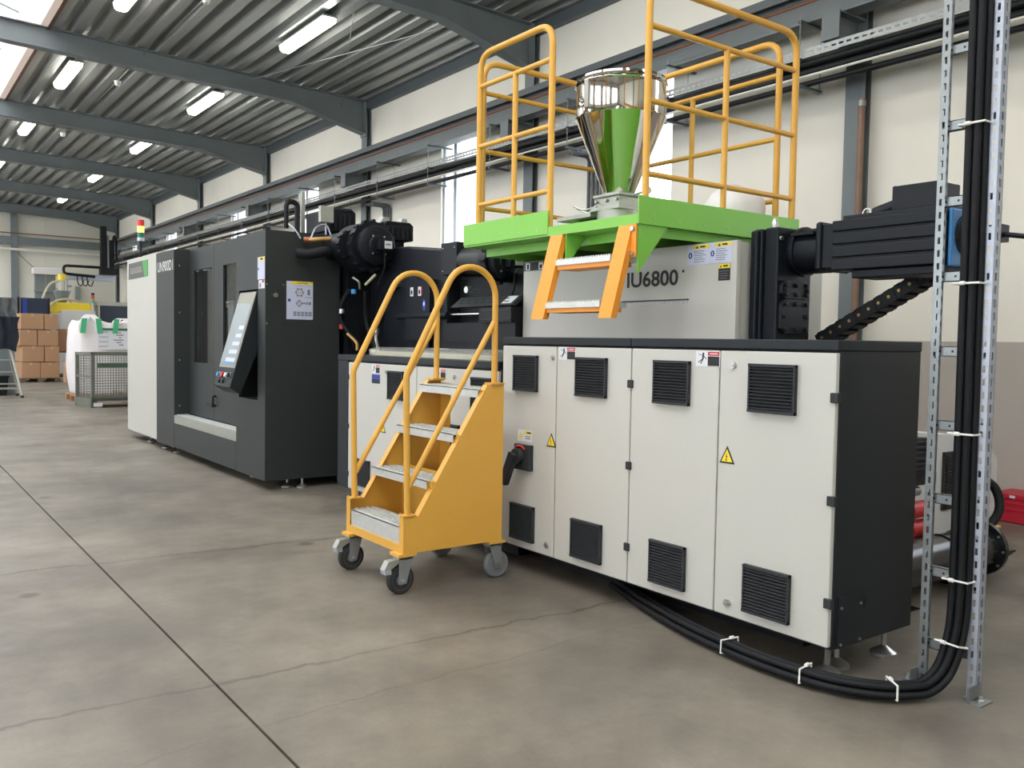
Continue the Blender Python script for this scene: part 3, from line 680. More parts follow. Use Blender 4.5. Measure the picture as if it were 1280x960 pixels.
# ================================================================== SERVICE PLATFORM
pf = thing('service_platform', 'green service platform with yellow guard rails and orange hanging steps', 'platform', (4.0, 4.2, 1.92))
X0, X1, Y0, Y1 = 3.30, 4.66, 3.39, 5.075
b = MB('green'); b.box(X0, X1, Y0, Y1, 1.985, 2.0)
deck = b.build('deck', pf)
b = MB('green')
for x0, x1, y0, y1 in ((X0+.16, X0+.166, Y0+.03, Y1-.03), (X1-.036, X1-.03, Y0+.03, Y1-.03), (X0+.16, X1-.03, Y0+.03, Y0+.036), (X0+.16, X1-.03, Y1-.036, Y1-.03)): b.box(x0, x1, y0, y1, 1.93, 1.985)
for y in (3.75, 4.2, 4.65): b.box(X0+.166, X1-.036, y-.004, y+.004, 1.93, 1.985)
b.build('under_frame', pf)
b = MB('green'); b.box(X0-.008, X0-.0005, Y0, 4.152, 1.983, 2.038); b.build('edge_strip', pf)
for nm, bx in (('front', (X0-.008, X0-.0005, 4.155, Y1, 1.998, 2.137)), ('near', (X0-.008, X1+.005, Y0-.009, Y0-.001, 1.985, 2.133)), ('far', (X0, X1, Y1, Y1+.008, 1.995, 2.137)), ('back', (X1, X1+.008, Y0, Y1, 1.995, 2.137))):
    b = MB('green'); b.box(*bx); 
    if nm == 'front':
        b.use('bolt')
        for k in range(5): b.bolt((X0-.008, 4.25+k*.19, 2.03), 'X-', .006, .004)
    if nm == 'near':
        b.use('bolt')
        for k in range(7): b.bolt((3.4+k*.2, Y0-.008, 2.02), 'Y-', .006, .004)
    b.build('toe_board', pf)
b = MB('green'); b.prism([(X0, 1.983), (X0+.16, 1.983), (X0, 1.79)], 'Y', 3.985, 3.993); b.build('gusset', pf)
b = MB('green'); b.prism([(X0, 1.985), (X0+.22, 1.985), (X0, 1.72)], 'Y', Y0-.0005, Y0+.0075)
b.build('gusset', pf)
RR = .0205
def rail(pts, nm, rad=.0, r=RR):
    b = MB('yellow'); b.tube(fillet(pts, rad) if rad else [Vector(p) for p in pts], r, 10); return b.build(nm, pf, smooth=True)
ZT, ZR = 3.255, (3.045, 2.65, 2.262)
xf_, xb_, yn_, yf_ = 3.33, 4.63, 3.42, 5.045
# front section beside the steps
rail([(xf_, 4.182, 2.0), (xf_, 4.182, ZT), (xf_, 4.952, ZT), (xf_, 4.952, 2.0)], 'handrail', .13)
rail([(xf_, 4.553, 2.0), (xf_, 4.553, ZR[0])], 'post', r=.018)
for z in ZR: rail([(xf_, 4.19, z), (xf_, 4.945, z)], 'mid_rail', r=.016)
# far end section
rail([(3.42, yf_, 2.0), (3.42, yf_, ZT), (4.60, yf_, ZT), (4.60, yf_, 2.0)], 'handrail', .13)
rail([(4.02, yf_, 2.0), (4.02, yf_, ZR[0])], 'post', r=.018)
for z in ZR: rail([(3.43, yf_, z), (4.59, yf_, z)], 'mid_rail', r=.016)
# near end section
rail([(3.375, yn_, 2.0), (3.375, yn_, ZT+.01), (4.640, yn_, ZT+.01), (4.640, yn_, 2.0)], 'handrail', .13)
rail([(4.0, yn_, 2.0), (4.0, yn_, ZR[0])], 'post', r=.018)
for z in ZR: rail([(3.385, yn_, z), (4.63, yn_, z)], 'mid_rail', r=.016)
# back section
rail([(xb_, 3.535, 2.0), (xb_, 3.535, ZT), (xb_, 4.95, ZT), (xb_, 4.95, 2.0)], 'handrail', .13)
rail([(xb_, 4.25, 2.0), (xb_, 4.25, ZR[0])], 'post', r=.018)
for z in ZR: rail([(xb_, 3.545, z), (xb_, 4.94, z)], 'mid_rail', r=.016)
# hanging steps
for y0, y1 in ((4.005, 4.12), (3.428, 3.53)):
    b = MB('orange'); inner = y0+.004
    b.prism([(3.288, 1.982), (3.298, 1.982), (3.16, 1.483), (3.15, 1.483)], 'Y', y0, y1)
    b.prism([(3.30, 1.982), (3.33, 1.982), (3.19, 1.483), (3.16, 1.483)], 'Y', inner-.004, inner+.004); b.build('stringer', pf)
b = MB('orange'); b.box(3.285, 3.295, 3.392, 3.45, 1.81, 1.985); b.use('bolt'); b.bolt((3.285, 3.415, 1.96), 'X-', .014, .012); b.bolt((3.285, 3.415, 1.83), 'X-', .014, .012); b.build('fixing_plate', pf)
for z, x in ((1.825, 3.235), (1.575, 3.165)):
    b = MB('orange'); b.box(x+.01, x+.16, 3.535, 4.0, z-.055, z-.03); tr = b.build('tread_support', pf)
    b = MB('tread'); b.box(x, x+.2, 3.535, 4.0, z-.03, z)
    for k in range(22): b.box(x+.004, x+.014, 3.545+k*.0205, 3.556+k*.0205, z, z+.008)
    b.build('tread', tr)

# hopper with slide valve
hp = thing('material_hopper', 'polished steel conical material hopper standing on the green platform', 'hopper', (4.1, 4.405, 2.0))
hx, hy = 4.1, 4.405
b = MB('chrome'); b.lathe([(.100, 2.345), (.302, 2.845)], (hx, hy, 0), 14, 'Z'); b.v = b.v; 
b = MB('chrome'); b.lathe([(.100, 2.345), (.298, 2.842), (.303, 2.846), (.303, 2.852)], (hx, hy, 0), 64); b.f = [f for f in b.f if len(f) == 4]; b.mi = [0]*len(b.f); b.build('cone', hp, smooth=True)
b = MB('chrome'); b.lathe([(.298, 2.852), (.298, 3.05), (.302, 3.055)], (hx, hy, 0), 64); b.f = [f for f in b.f if len(f) == 4]; b.mi = [0]*len(b.f); cy_ = b.build('drum', hp, smooth=True)
b = MB('chrome'); b.lathe([(.305, 3.05), (.312, 3.058), (.308, 3.07), (.300, 3.075), (.306, 3.085), (.302, 3.10), (.27, 3.108), (.0, 3.112)], (hx, hy, 0), 64); b.build('lid', hp, smooth=True)
b = MB('bolt'); b.box(hx-.31, hx-.285, hy-.02, hy+.02, 2.88, 3.06); b.build('latch', hp, bevel=.004)
b = MB('alu'); b.box(hx-.12, hx+.12, hy-.13, hy+.13, 2.325, 2.345); b.box(hx-.105, hx+.105, hy-.115, hy+.115, 2.26, 2.325); b.box(hx-.13, hx+.13, hy-.14, hy+.14, 2.235, 2.26); b.use('bolt')
for dy in (-.1, 0, .1): b.bolt((hx-.105, hy+dy, 2.30), 'X-', .012, .02)
b.build('slide_valve', hp, bevel=.004)
b = MB('alu'); b.box(hx-.13, hx+.10, hy+.14, hy+.50, 2.205, 2.235); b.build('slide_plate', hp, bevel=.003)
b = MB('bolt'); b.tube(spline([(hx-.11, hy+.10, 2.27), (hx-.12, hy+.22, 2.26), (hx-.12, hy+.33, 2.30)]), .007, 8); b.tube(spline([(hx-.06, hy+.10, 2.27), (hx-.06, hy+.25, 2.25), (hx-.06, hy+.36, 2.29)]), .007, 8); b.build('lever', hp, smooth=True)
b = MB('bolt'); b.cyl((hx, hy-.13, 2.33), (hx+.02, hy-.24, 2.35), .008, 8); b.cyl((hx+.02, hy-.24, 2.35), (hx+.02, hy-.26, 2.352), .026, 12); b.build('drain_knob', hp, smooth=True)
b = MB('motor_black'); b.prism([(hy+.10, 2.0), (hy+.30, 2.0), (hy+.34, 2.205), (hy+.16, 2.205)], 'X', hx-.06, hx+.04); b.build('support', hp)
b = MB('alu'); b.lathe([(.11, 2.0), (.11, 2.16), (.145, 2.17), (.145, 2.235)], (hx, hy, 0), 24); b.build('throat', hp, smooth=True)
# white sack at the back of the platform
b = MB('bag_white')
n1, n2 = 20, 10; vs_ = []
for j in range(n2+1):
    v = j/n2
    for i in range(n1):
        a = 2*math.pi*i/n1; rr = (.20*(1-abs(2*v-1)**3.2)+.015)*(1+.05*math.sin(3*a+5*v)+.03*math.sin(7*a))
        vs_.append((4.40+.85*rr*math.cos(a), 3.68+.95*rr*math.sin(a), 2.001+.345*v+.012*math.sin(5*a)*v))
b.add(vs_, [(j*n1+i, j*n1+(i+1) % n1, (j+1)*n1+(i+1) % n1, (j+1)*n1+i) for j in range(n2) for i in range(n1)]+[tuple(range(n1))[::-1], tuple(range(n2*n1, (n2+1)*n1))])
tag(b.build('plastic_sack', smooth=True, angle=80), 'bulging white plastic sack behind the platform railing', 'sack')

# ================================================================== ROLLING STEPS
st = thing('rolling_steps', 'yellow rolling access steps with four treads and looped handrails', 'step ladder', (2.58, 4.38, 0))
YR, YL, XF, XB = 4.02, 4.70, 2.26, 2.893
zb = .221
side = [(XF, zb), (XB, zb), (XB, 1.106), (2.78, 1.106), (2.345, .415), (XF, .415)]
for y0, y1 in ((YR, YR+.004), (YL-.004, YL)):
    b = MB('yellow'); b.prism(side, 'Y', y0, y1); b.build('side_panel', st)
    yi = (y0+.004, y0+.045) if y0 < 4.2 else (y1-.045, y1-.004)
    b = MB('yellow'); b.ribbon([(2.345, .415), (2.78, 1.106)], .006, *yi); b.box(2.78, XB, yi[0], yi[1], 1.10, 1.108); b.box(XF, 2.345, yi[0], yi[1], .41, .418)
    b.build('edge_flange', st)
    b = MB('yellow'); b.box(XF-.004, XF-.0005, y0 if y0 < 4.2 else yi[0], yi[1] if y0 < 4.2 else y1, zb, .415); b.build('front_plate', st)
b = MB('yellow'); b.box(XB-.004, XB, YR+.0045, YR+.12, zb+.05, 1.09); b.build('back_stay', st)
b = MB('yellow'); b.box(XB-.004, XB, YL-.12, YL-.0045, zb+.05, 1.09); b.build('back_stay', st)
b = MB('yellow'); b.box(XF-.004, XF+.04, YR+.046, YL-.046, zb, zb+.045); b.build('cross_bar', st)
b = MB('yellow'); b.box(XB-.04, XB, YR+.004, YL-.004, zb, zb+.045); b.build('cross_bar', st)
b = MB('yellow'); b.box(2.62, 2.63, YR+.004, YL-.004, .25, .60); b.build('kick_plate', st)
for k, (x, z) in enumerate(((2.262, .357), (2.41, .595), (2.575, .838), (2.735, 1.08))):
    ya, yb2 = (YR+.035, YL-.05) if k == 0 else (YR+.03, YL-.012)
    b = MB('tread'); b.box(x, x+.004, ya, yb2, z-(.09 if k == 0 else .045), z); b.box(x, x+.17, ya, yb2, z-.004, z); b.box(x+.166, x+.17, ya, yb2, z-.03, z)
    for i in range(4):
        for j in range(24): b.box(x+.022+i*.037, x+.040+i*.037, ya+.02+j*.0245, ya+.036+j*.0245, z, z+.006)
    tr = b.build('tread', st)
    if k: b = MB('yellow'); b.box(x+.02, x+.15, YR+.004, YR+.03, z-.04, z-.004); b.box(x+.02, x+.15, YL-.03, YL-.004, z-.04, z-.004); b.build('tread_bracket', tr)
for y in (YR+.025, YL-.03):
    b = MB('yellow'); b.tube(fillet([(2.292, y, .42), (2.278, y, 1.165), (2.528, y, 1.652)], .10, 6)+[Vector((2.6805+.1625*math.cos(a), y, 1.5925+.1625*math.sin(a))) for a in [math.radians(152.8-152.8*q/14) for q in range(15)]]+[Vector((2.843, y, 1.11))], .0175, 12); b.build('handrail', st, smooth=True)
    b = MB('yellow'); b.tube([(2.298, y, .57), (2.838, y, 1.46)], .0155, 10); b.build('mid_rail', st, smooth=True)
    b = MB('yellow'); b.box(2.255, 2.33, y-.03, y+.03, .4185, .426); b.build('rail_foot', st)
    b = MB('yellow'); b.box(2.80, 2.89, y-.035, y+.035, 1.1085, 1.118); b.build('rail_foot', st)
    for x in (2.263, 2.322): b = MB('bolt'); b.bolt((x, y+.02, .426), 'Z+', .006, .008); b.build('bolt', st)
def caster(x, y, lockable, dirx):
    tm = 'rubber' if lockable else 'rubber_grey'
    b = MB('yellow'); b.box(x-.055, x+.055, y-.05, y+.05, .205, .221); c = b.build('caster', st)
    wx = x+dirx*.03; r = .078
    b = MB(tm); b.lathe([(.055, -.02), (.072, -.02), (r, -.012), (r, .012), (.072, .02), (.055, .02)], (wx, y, r), 28, 'Y'); b.build('tyre', c, smooth=True)
    b = MB('rubber_grey'); b.lathe([(.014, -.022), (.03, -.020), (.034, -.012), (.046, -.012), (.056, -.021), (.056, .021), (.046, .012), (.034, .012), (.03, .02), (.014, .022)], (wx, y, r), 24, 'Y'); b.use('bolt').cyl((wx, y-.036, r), (wx, y+.036, r), .009, 10); b.build('hub', c, smooth=True)
    b = MB('caster_grey')
    for s in (-1, 1): b.prism([(x-.04, .195), (x+.04, .195), (wx+.022, r-.02), (wx-.022, r-.02)], 'Y', y+s*.029-.003, y+s*.029+.003)
    b.box(x-.045, x+.045, y-.032, y+.032, .188, .205); b.build('fork', c)
    if lockable:
        b = MB('alu'); b.prism([(x-.03, .19), (x-.03, .175), (x-.105, .13), (x-.125, .14), (x-.10, .185)], 'Y', y-.024, y+.024); b.use('galv_pale').box(x-.12, x-.085, y-.028, y+.028, .118, .14); b.build('brake_pedal', c)
caster(2.285, 4.07, True, -.6); caster(2.285, 4.66, True, -.6); caster(2.865, 4.07, False, .8); caster(2.865, 4.66, False, .8)

# ================================================================== VERTICAL CABLE LADDER
cl = thing('cable_ladder', 'tall perforated steel cable ladder standing beside the white cabinet', 'cable ladder', (3.43, 1.73, 0))
for yp, s, m in ((1.845, -1, 'galv'), (1.612, 1, 'galv_pale')):
    b = MB(m); L = 5.75
    b.perf((3.415, yp-.004 if s < 0 else yp, 0), (0, s, 0), (0, 0, 1), .034, L, .05, .010, .026)
    b.perf((3.415, yp-.004 if s < 0 else yp, 0), (1, 0, 0), (0, 0, 1), .05, L, .05, .012, .03)
    b.box(3.463, 3.466, min(yp, yp+s*.02), max(yp, yp+s*.02), 0, L)
    b.build('post', cl)
    b = MB('galv'); b.box(3.40, 3.47, yp-.01-.05*(s < 0)+.0, yp+.01+.05*(s > 0) if s < 0 else yp+.04, 0, .006)
    yy = yp-s*.05; b.box(3.36, 3.45, min(yy, yp), max(yy, yp)+.002, 0, .006); b.box(3.36, 3.45, yp-.003, yp+.003, 0, .06); b.use('bolt').lathe([(.012, .006), (.012, .014), (.006, .016), (.006, .03)], (3.40, yp-s*.028, 0), 10); b.build('foot_bracket', cl)
for k in range(19):
    z = .166+k*.2935
    b = MB('galv'); b.box(3.43, 3.433, 1.62, 1.838, z-.02, z+.02); b.box(3.43, 3.45, 1.62, 1.838, z+.017, z+.02); b.box(3.43, 3.45, 1.62, 1.838, z-.02, z-.017)
    for y in (1.65, 1.70, 1.76, 1.81): b.use('void'); rect(b, 'X-', 3.4295, y-.004, y+.004, z-.004, z+.004)
    b.build('rung', cl)
cab_r = .0145
axis = [(3.395, 1.700, 5.65), (3.395, 1.695, 4), (3.395, 1.690, 2.6), (3.395, 1.686, 1.6), (3.395, 1.683, .9), (3.395, 1.682, .5), (3.385, 1.685, .27), (3.345, 1.703, .12), (3.27, 1.727, .055),
        (3.19, 1.765, .045), (3.10, 1.835, .045), (3.03, 1.95, .045), (2.995, 2.10, .045), (2.988, 2.28, .045), (3.005, 2.48, .045), (3.05, 2.75, .045), (3.15, 3.1, .045), (3.3, 3.5, .045)]
axis = spline(axis, 14)
for k, (oa, ob) in enumerate([(.0145, -.031), (.0145, 0), (.0145, .031), (-.0125, -.0155), (-.0125, .0155)]):
    pts = []; fr = []
    for i, q in enumerate(axis):
        t_ = (axis[min(i+1, len(axis)-1)]-axis[max(i-1, 0)]).normalized()
        h_ = Vector((t_.x, t_.y, 0)); lat = Vector((0, 1, 0))
        if h_.length > .02:
            n_ = Vector((-h_.y, h_.x, 0)).normalized(); n_ = n_ if n_.y*1+n_.x*.6 < 0 else -n_
            n_ = -n_; w_ = min(1, h_.length*1.3); lat = (lat*(1-w_)+n_*w_).normalized()
        dep = t_.cross(lat).normalized()
        if dep.z > .01 or (abs(dep.z) <= .01 and dep.x < 0): dep = -dep
        pts.append(q+lat*ob+dep*oa); fr.append((q, lat, dep))
    b = MB('black_cable'); b.tube(pts, cab_r, 10)
    tag(b.build('power_cable', smooth=True), 'thick black power cable, one of the bundle tied to the cable ladder', 'cable', 'bundled black power cables')
def tie(px_, py_, pz_, lab):
    q, lat, dep = min(fr, key=lambda c: (c[0]-Vector((px_, py_, pz_))).length)
    if dep.dot(Vector((.3, 0, -1))) < 0: dep = -dep
    b = MB('zip'); R_ = [(-.049, -.031), (.049, -.031), (.051, .024), (.0, .033), (-.051, .024)]
    b.tube([q+lat*u+dep*v for u, v in R_], .0042, 6, True); c = q+lat*.012-dep*.034
    b.cyl(c-lat*.009, c+lat*.009, .008, 8)
    tag(b.build('cable_tie'), lab, 'cable tie', 'white cable ties')
for z, lab in ((2.205, 'white cable tie around the upright bundle, highest of the row'), (1.61, 'white cable tie around the upright bundle beside the motor'), (1.02, 'white cable tie around the upright bundle beside the cabinet end'), (.455, 'white cable tie around the upright bundle above the floor bend'), (.20, 'white cable tie where the bundle bends to the floor')): tie(3.39, 1.69, z, lab)
for gx, gy, lab in ((3.145, 1.80, 'white cable tie on the floor cables at the bend'), (3.0, 2.08, 'white cable tie on the floor cables below the cabinet corner'), (3.003, 2.46, 'white cable tie on the floor cables at the cabinet edge')): tie(gx, gy, .045, lab)

# ================================================================== BEHIND THE CABINET END
tk = thing('hydraulic_filter', 'black lying pressure cylinder with flanged end behind the cable ladder', 'cylinder', (4.6, 2.52, 0))
b = MB('tank_black'); b.cyl((3.95, 2.52, .175), (5.30, 2.52, .175), .125, 32); b.build('shell', tk, smooth=True)
for x in (4.25, 4.85, 5.08):
    b = MB('tank_black'); b.cyl((x, 2.52, .175), (x+.015, 2.52, .175), .132, 32); b.build('band', tk, smooth=True)
b = MB('tank_black'); b.cyl((5.30, 2.52, .175), (5.335, 2.52, .175), .160, 32); b.lathe([(.15, 0), (.12, .035), (.06, .055), (0, .06)], (5.335, 2.52, .175), 24, 'X'); b.use('bolt')
for k in range(10): b.cyl((5.29, 2.52+.145*math.cos(k*.628), .175+.145*math.sin(k*.628)), (5.345, 2.52+.145*math.cos(k*.628), .175+.145*math.sin(k*.628)), .008, 6)
b.build('end_flange', tk, smooth=True)
b = MB('tank_black'); b.prism([(2.40, .006), (2.64, .006), (2.58, .07), (2.46, .07)], 'X', 4.3, 4.36); b.prism([(2.40, .006), (2.64, .006), (2.58, .07), (2.46, .07)], 'X', 5.0, 5.06); b.box(4.28, 4.38, 2.36, 2.68, 0, .006); b.box(4.98, 5.08, 2.36, 2.68, 0, .006); b.build('saddle', tk)
b = MB('tank_black'); b.prism([(5.36, .10), (5.56, .14), (5.56, .147), (5.36, .16)], 'Y', 2.42, 2.50); b.build('lug', tk)
b = MB('brass'); b.cyl((5.15, 2.52, .30), (5.15, 2.52, .40), .035, 12); b.cyl((5.345, 2.48, .28), (5.42, 2.46, .29), .02, 10); b.build('fitting', tk, smooth=True)
pm = thing('pump_set', 'red and black pump set beside the lying cylinder', 'pump', (4.95, 2.85, 0))
b = MB('body_black'); b.box(4.75, 5.25, 2.78, 3.0, 0, .22); b.box(4.8, 4.88, 2.82, 2.9, .22, .6); b.build('stand', pm)
for z in (.375, .26):
    b = MB('red'); b.cyl((4.80, 2.80, z), (5.19, 2.80, z), .052, 20); b.cyl((4.99, 2.80, z), (5.03, 2.80, z), .060, 20); b.build('pump', pm, smooth=True)
b = MB('galv'); b.cyl((4.85, 2.8, .49), (5.10, 2.8, .49), .03, 14); b.build('pipe', pm, smooth=True)
b = MB('motor_black'); b.box(4.82, 5.09, 2.74, 2.92, .60, .82); b.box(4.80, 5.25, 2.76, 2.9, .53, .60)
for k in range(6): b.box(4.82, 5.09, 2.73, 2.74, .62+k*.033, .64+k*.033)
b.build('motor', pm, bevel=.01)
chl = thing('cooling_unit', 'white slant-cornered cooling unit with dark louvre by the grey wall', 'cooler', (6.0, 3.2, 0))
b = MB('chiller'); b.prism([(5.42, .03), (6.57, .03), (6.545, .56), (6.37, .73), (5.42, .815)], 'Y', 3.0, 3.55); b.build('casing', chl, bevel=.008)
b = MB('vent_black'); b.box(5.77, 6.22, 2.985, 3.0, .27, .66)
for k in range(15): b.box(5.79, 6.20, 2.972, 2.985, .285+k*.0245, .297+k*.0245)
b.build('louvre', chl)
b = MB('body_black'); b.box(5.5, 6.5, 3.05, 3.5, 0, .03); b.build('skid', chl)
b = MB('black_cable'); b.tube(spline([(6.12, 2.95, .5), (6.2, 2.85, .4), (6.15, 2.8, .25), (5.9, 2.8, .12), (5.6, 2.7, .1)]), .03, 10); b.build('hose', chl, smooth=True)
def crate(x0, y0, lab):
    t = thing('plastic_crate', lab, 'crate', (x0+.18, y0+.27, 0), 'red crates along the wall'); W_, L_, H_ = .30, .40, .225
    b = MB('red_plastic'); x1, y1 = x0+W_, y0+L_
    b.box(x0, x0+.006, y0, y1, 0, H_); b.box(x1-.006, x1, y0, y1, 0, H_); b.box(x0, x1, y0, y0+.006, 0, H_); b.box(x0, x1, y1-.006, y1, 0, H_); b.box(x0, x1, y0, y1, 0, .006); b.build('body', t)
    b = MB('red_plastic'); b.box(x0-.014, x1+.014, y0-.014, y1+.014, H_-.03, H_); b.box(x0-.008, x0, y0, y1, .10, .11); b.box(x0-.008, x0, y0, y1, .15, .158); b.build('rim', t)
    b = MB('sticker'); b.box(x0-.016, x0-.014, y0+.10, y0+.14, H_-.026, H_-.006); b.box(x0-.016, x0-.014, y0+.24, y0+.28, H_-.026, H_-.006); b.build('tag', t)
crate(7.17, 2.90, 'red plastic crate on the floor beside the cooling unit'); crate(7.17, 2.44, 'red plastic crate further along the wall past the first')

# ================================================================== CLAMP UNIT (PRESS)
pr = thing('moulding_press', 'large dark grey moulding press with white end panel and tilted screen', 'machine', (3.9, 10, 0))
FX = 2.80
b = MB('cabinet_white'); b.box(FX, 3.05, 11.062, 12.52, .096, 2.345); b.build('end_cover', pr, bevel=.006)
b = MB('graphite'); b.box(FX, 3.02, 10.305, 11.058, .075, 2.33); b.use('bolt')
for z in (2.15, 1.62, 1.08, .56): b.bolt((2.86, 10.305, z), 'Y-', .008, .004)
b.build('column_cover', pr, bevel=.006)
b = MB('graphite'); b.box(FX, 2.83, 8.226, 10.300, .086, .36); b.build('lower_panel', pr, bevel=.004)
b = MB('alu'); b.box(FX, 2.97, 8.222, 10.302, .362, .455); b.use('tread')
for k in range(4): b.box(2.825+k*.033, 2.843+k*.033, 8.24, 10.28, .455, .463)
b.build('step_shelf', pr, bevel=.003)
# doors with windows
for y0, y1, wy0, wy1 in ((9.42, 10.303, 9.48, 10.13), (8.2, 9.415, 8.35, 9.12)):
    b = MB('graphite'); z0, z1, wz0, wz1 = .463, 2.335, 1.06, 2.09; xa, xb = 2.97, 3.0
    b.box(xa, xb, y0, wy0, z0, z1); b.box(xa, xb, wy1, y1, z0, z1); b.box(xa, xb, wy0, wy1, z0, wz0); b.box(xa, xb, wy0, wy1, wz1, z1); d = b.build('guard_door', pr)
    b = MB('door_glass'); b.box(2.988, 2.993, wy0, wy1, wz0, wz1); b.build('window_pane', d)
b = MB('body_black'); b.tube(fillet([(2.97, 9.36, .62), (2.94, 9.36, .62), (2.94, 9.36, .72), (2.97, 9.36, .72)], .02), .012, 8); b.box(2.955, 2.97, 9.45, 9.62, .60, .64); b.build('door_handle', pr)
# tie bars, mould plates seen through the windows
b = MB('chrome'); b.cyl((3.6, 8.3, 1.75), (3.6, 11.4, 1.75), .07, 20); b.build('tie_bar', pr, smooth=True)
b = MB('chrome'); b.cyl((3.6, 8.3, .85), (3.6, 11.4, .85), .07, 20); b.build('tie_bar', pr, smooth=True)
b = MB('alu'); b.box(3.4, 4.6, 9.55, 9.85, .75, 1.95); b.build('mould_plate', pr)
b = MB('alu'); b.box(3.35, 4.6, 8.9, 9.05, .7, 1.75); b.build('mould_plate', pr)
b = MB('chiller'); b.box(3.25, 3.35, 9.62, 9.80, 1.1, 1.75); b.build('guide_plate', pr)
b = MB('chiller'); b.box(3.25, 3.35, 8.95, 9.05, 1.2, 1.9); b.build('guide_plate', pr)
b = MB('black_cable'); b.tube(spline([(3.2, 9.1, 2.1), (3.2, 9.0, 1.8), (3.2, 9.12, 1.5), (3.2, 9.05, 1.2)]), .02, 8); b.build('inner_hose', pr)
b = MB('body_black'); b.box(3.02, 5.2, 8.25, 12.5, .1, .5); b.box(5.15, 5.2, 8.25, 12.5, .5, 2.25); b.box(3.52, 5.2, 10.9, 12.45, .5, 2.2); b.build('bed', pr)
b = MB('graphite'); b.box(3.0, 5.2, 8.21, 12.5, 2.29, 2.32); b.build('roof_panel', pr)
# near tower with the console recess
cy0, cy1, cz0, cz1 = 7.652, 8.142, .79, 1.78
b = MB('graphite'); y0, y1, z0, z1, xa, xb = 7.47, 8.218, .087, 2.29, FX, 3.50
b.box(xa, xb, y0, cy0, z0, z1); b.box(xa, xb, cy1, y1, z0, z1); b.box(xa, xb, cy0, cy1, z0, cz0); b.box(xa, xb, cy0, cy1, cz1, z1); b.box(3.02, xb, cy0, cy1, cz0, cz1); b.build('control_tower', pr)
b = MB('void'); b.box(3.0, 3.018, cy0, cy1, cz0, cz1); b.build('recess_lining', pr)
b = MB('cabinet_black'); b.prism([(2.805, 1.765), (2.56, .905), (2.655, .845), (2.87, 1.36), (2.87, 1.765)], 'Y', 7.685, 8.115); con = b.build('console', pr, bevel=.006)
def on_con(s, lift=.0):
    # s: 0 at the lower front edge .. 1 at the top
    a, c = Vector((2.56, 0, .905)), Vector((2.805, 0, 1.765)); q = a+(c-a)*s; n = Vector((-.962, 0, .274)); return q+n*lift
def con_rect(mb, s0, s1, ya, yb, lift):
    p, q = on_con(s0, lift), on_con(s1, lift); p0, q0 = on_con(s0, 0), on_con(s1, 0)
    mb.add([(p.x, ya, p.z), (p.x, yb, p.z), (q.x, yb, q.z), (q.x, ya, q.z), (p0.x, ya, p0.z), (p0.x, yb, p0.z), (q0.x, yb, q0.z), (q0.x, ya, q0.z)], [(0, 1, 2, 3), (0, 4, 5, 1), (1, 5, 6, 2), (2, 6, 7, 3), (3, 7, 4, 0)])
b = MB('hmi_bezel'); con_rect(b, .20, .99, 7.69, 8.11, .004); b.build('bezel', con)
b = MB('hmi_screen'); con_rect(b, .225, .87, 7.715, 8.085, .007); b.use('sticker_blue')
for k in range(5): con_rect(b, .26+.012*k*7, .30+.012*k*7, 7.74, 7.98-.03*k, .0075)
b.use('light_blue'); con_rect(b, .24, .255, 7.74, 8.06, .0078); b.build('touch_screen', con)
for (yy, m) in ((8.04, 'light_blue'), (7.93, 'red'), (7.83, 'lettering_white'), (7.76, 'ink')):
    q, q2 = on_con(.12), on_con(.12, .028); b = MB('bolt'); b.cyl((q.x, yy, q.z), tuple(Vector((on_con(.12, .01).x, yy, on_con(.12, .01).z))), .026, 14); b.use(m).cyl((on_con(.12, .008).x, yy, on_con(.12, .008).z), (q2.x, yy, q2.z), .020 if m != 'red' else .026, 14); b.build('push_button', con, smooth=True)
for yy in (8.0, 7.9):
    q, q2 = on_con(.055), on_con(.055, .015); b = MB('ink'); b.cyl((q.x, yy, q.z), (q2.x, yy, q2.z), .018, 12); b.build('push_button', con, smooth=True)
b = MB('sticker_blue'); slabx(b, 'X-', FX, 7.484, 7.655, 1.862, 2.058); b.use('warn_yellow'); rect(b, 'X-', FX-.002, 7.487, 7.63, 2.025, 2.055); b.use('ink'); rect(b, 'X-', FX-.0025, 7.53, 7.59, 2.032, 2.048); b.use('blue_mark'); disc(b, 'X-', FX-.002, 7.635, 1.955, .013, .013); b.build('warning_label', pr)
b = MB('sticker'); slabx(b, 'X-', FX, 7.484, 7.63, 1.782, 1.855); b.use('red'); rect(b, 'X-', FX-.002, 7.49, 7.55, 1.832, 1.852); b.use('ink_grey'); rect(b, 'X-', FX-.002, 7.57, 7.61, 1.79, 1.83); b.build('warning_label', pr)
# poster on the tower's end
f = 7.47; b = MB('sticker_blue'); slabx(b, 'Y-', f, 2.992, 3.240, 1.517, 1.855); b.use('warn_yellow'); rect(b, 'Y-', f-.002, 3.035, 3.238, 1.828, 1.853)
b.use('ink'); textmesh(b, 'CAUTION', 'Y-', 3.09, 3.19, 1.833, 1.848, f-.0025)
b.use('blue_mark'); disc(b, 'Y-', f-.002, 3.017, 1.686, .014, .014)
b.use('ink_grey')
def ring(mb, face, off, u, v, r0, r1, n, amp=0., k=3):
    po = [(u+(r1+amp*(i % k == 0))*math.cos(2*math.pi*i/n), v+(r1+amp*(i % k == 0))*math.sin(2*math.pi*i/n)) for i in range(n)]; pi_ = [(u+r0*math.cos(2*math.pi*i/n), v+r0*math.sin(2*math.pi*i/n)) for i in range(n)]
    for i in range(n):
        j = (i+1) % n; flat(mb, face, off, [po[i], po[j], pi_[j], pi_[i]])
ring(b, 'Y-', f-.002, 3.113, 1.757, .026, .034, 18, .012); ring(b, 'Y-', f-.002, 3.113, 1.757, .008, .012, 10)
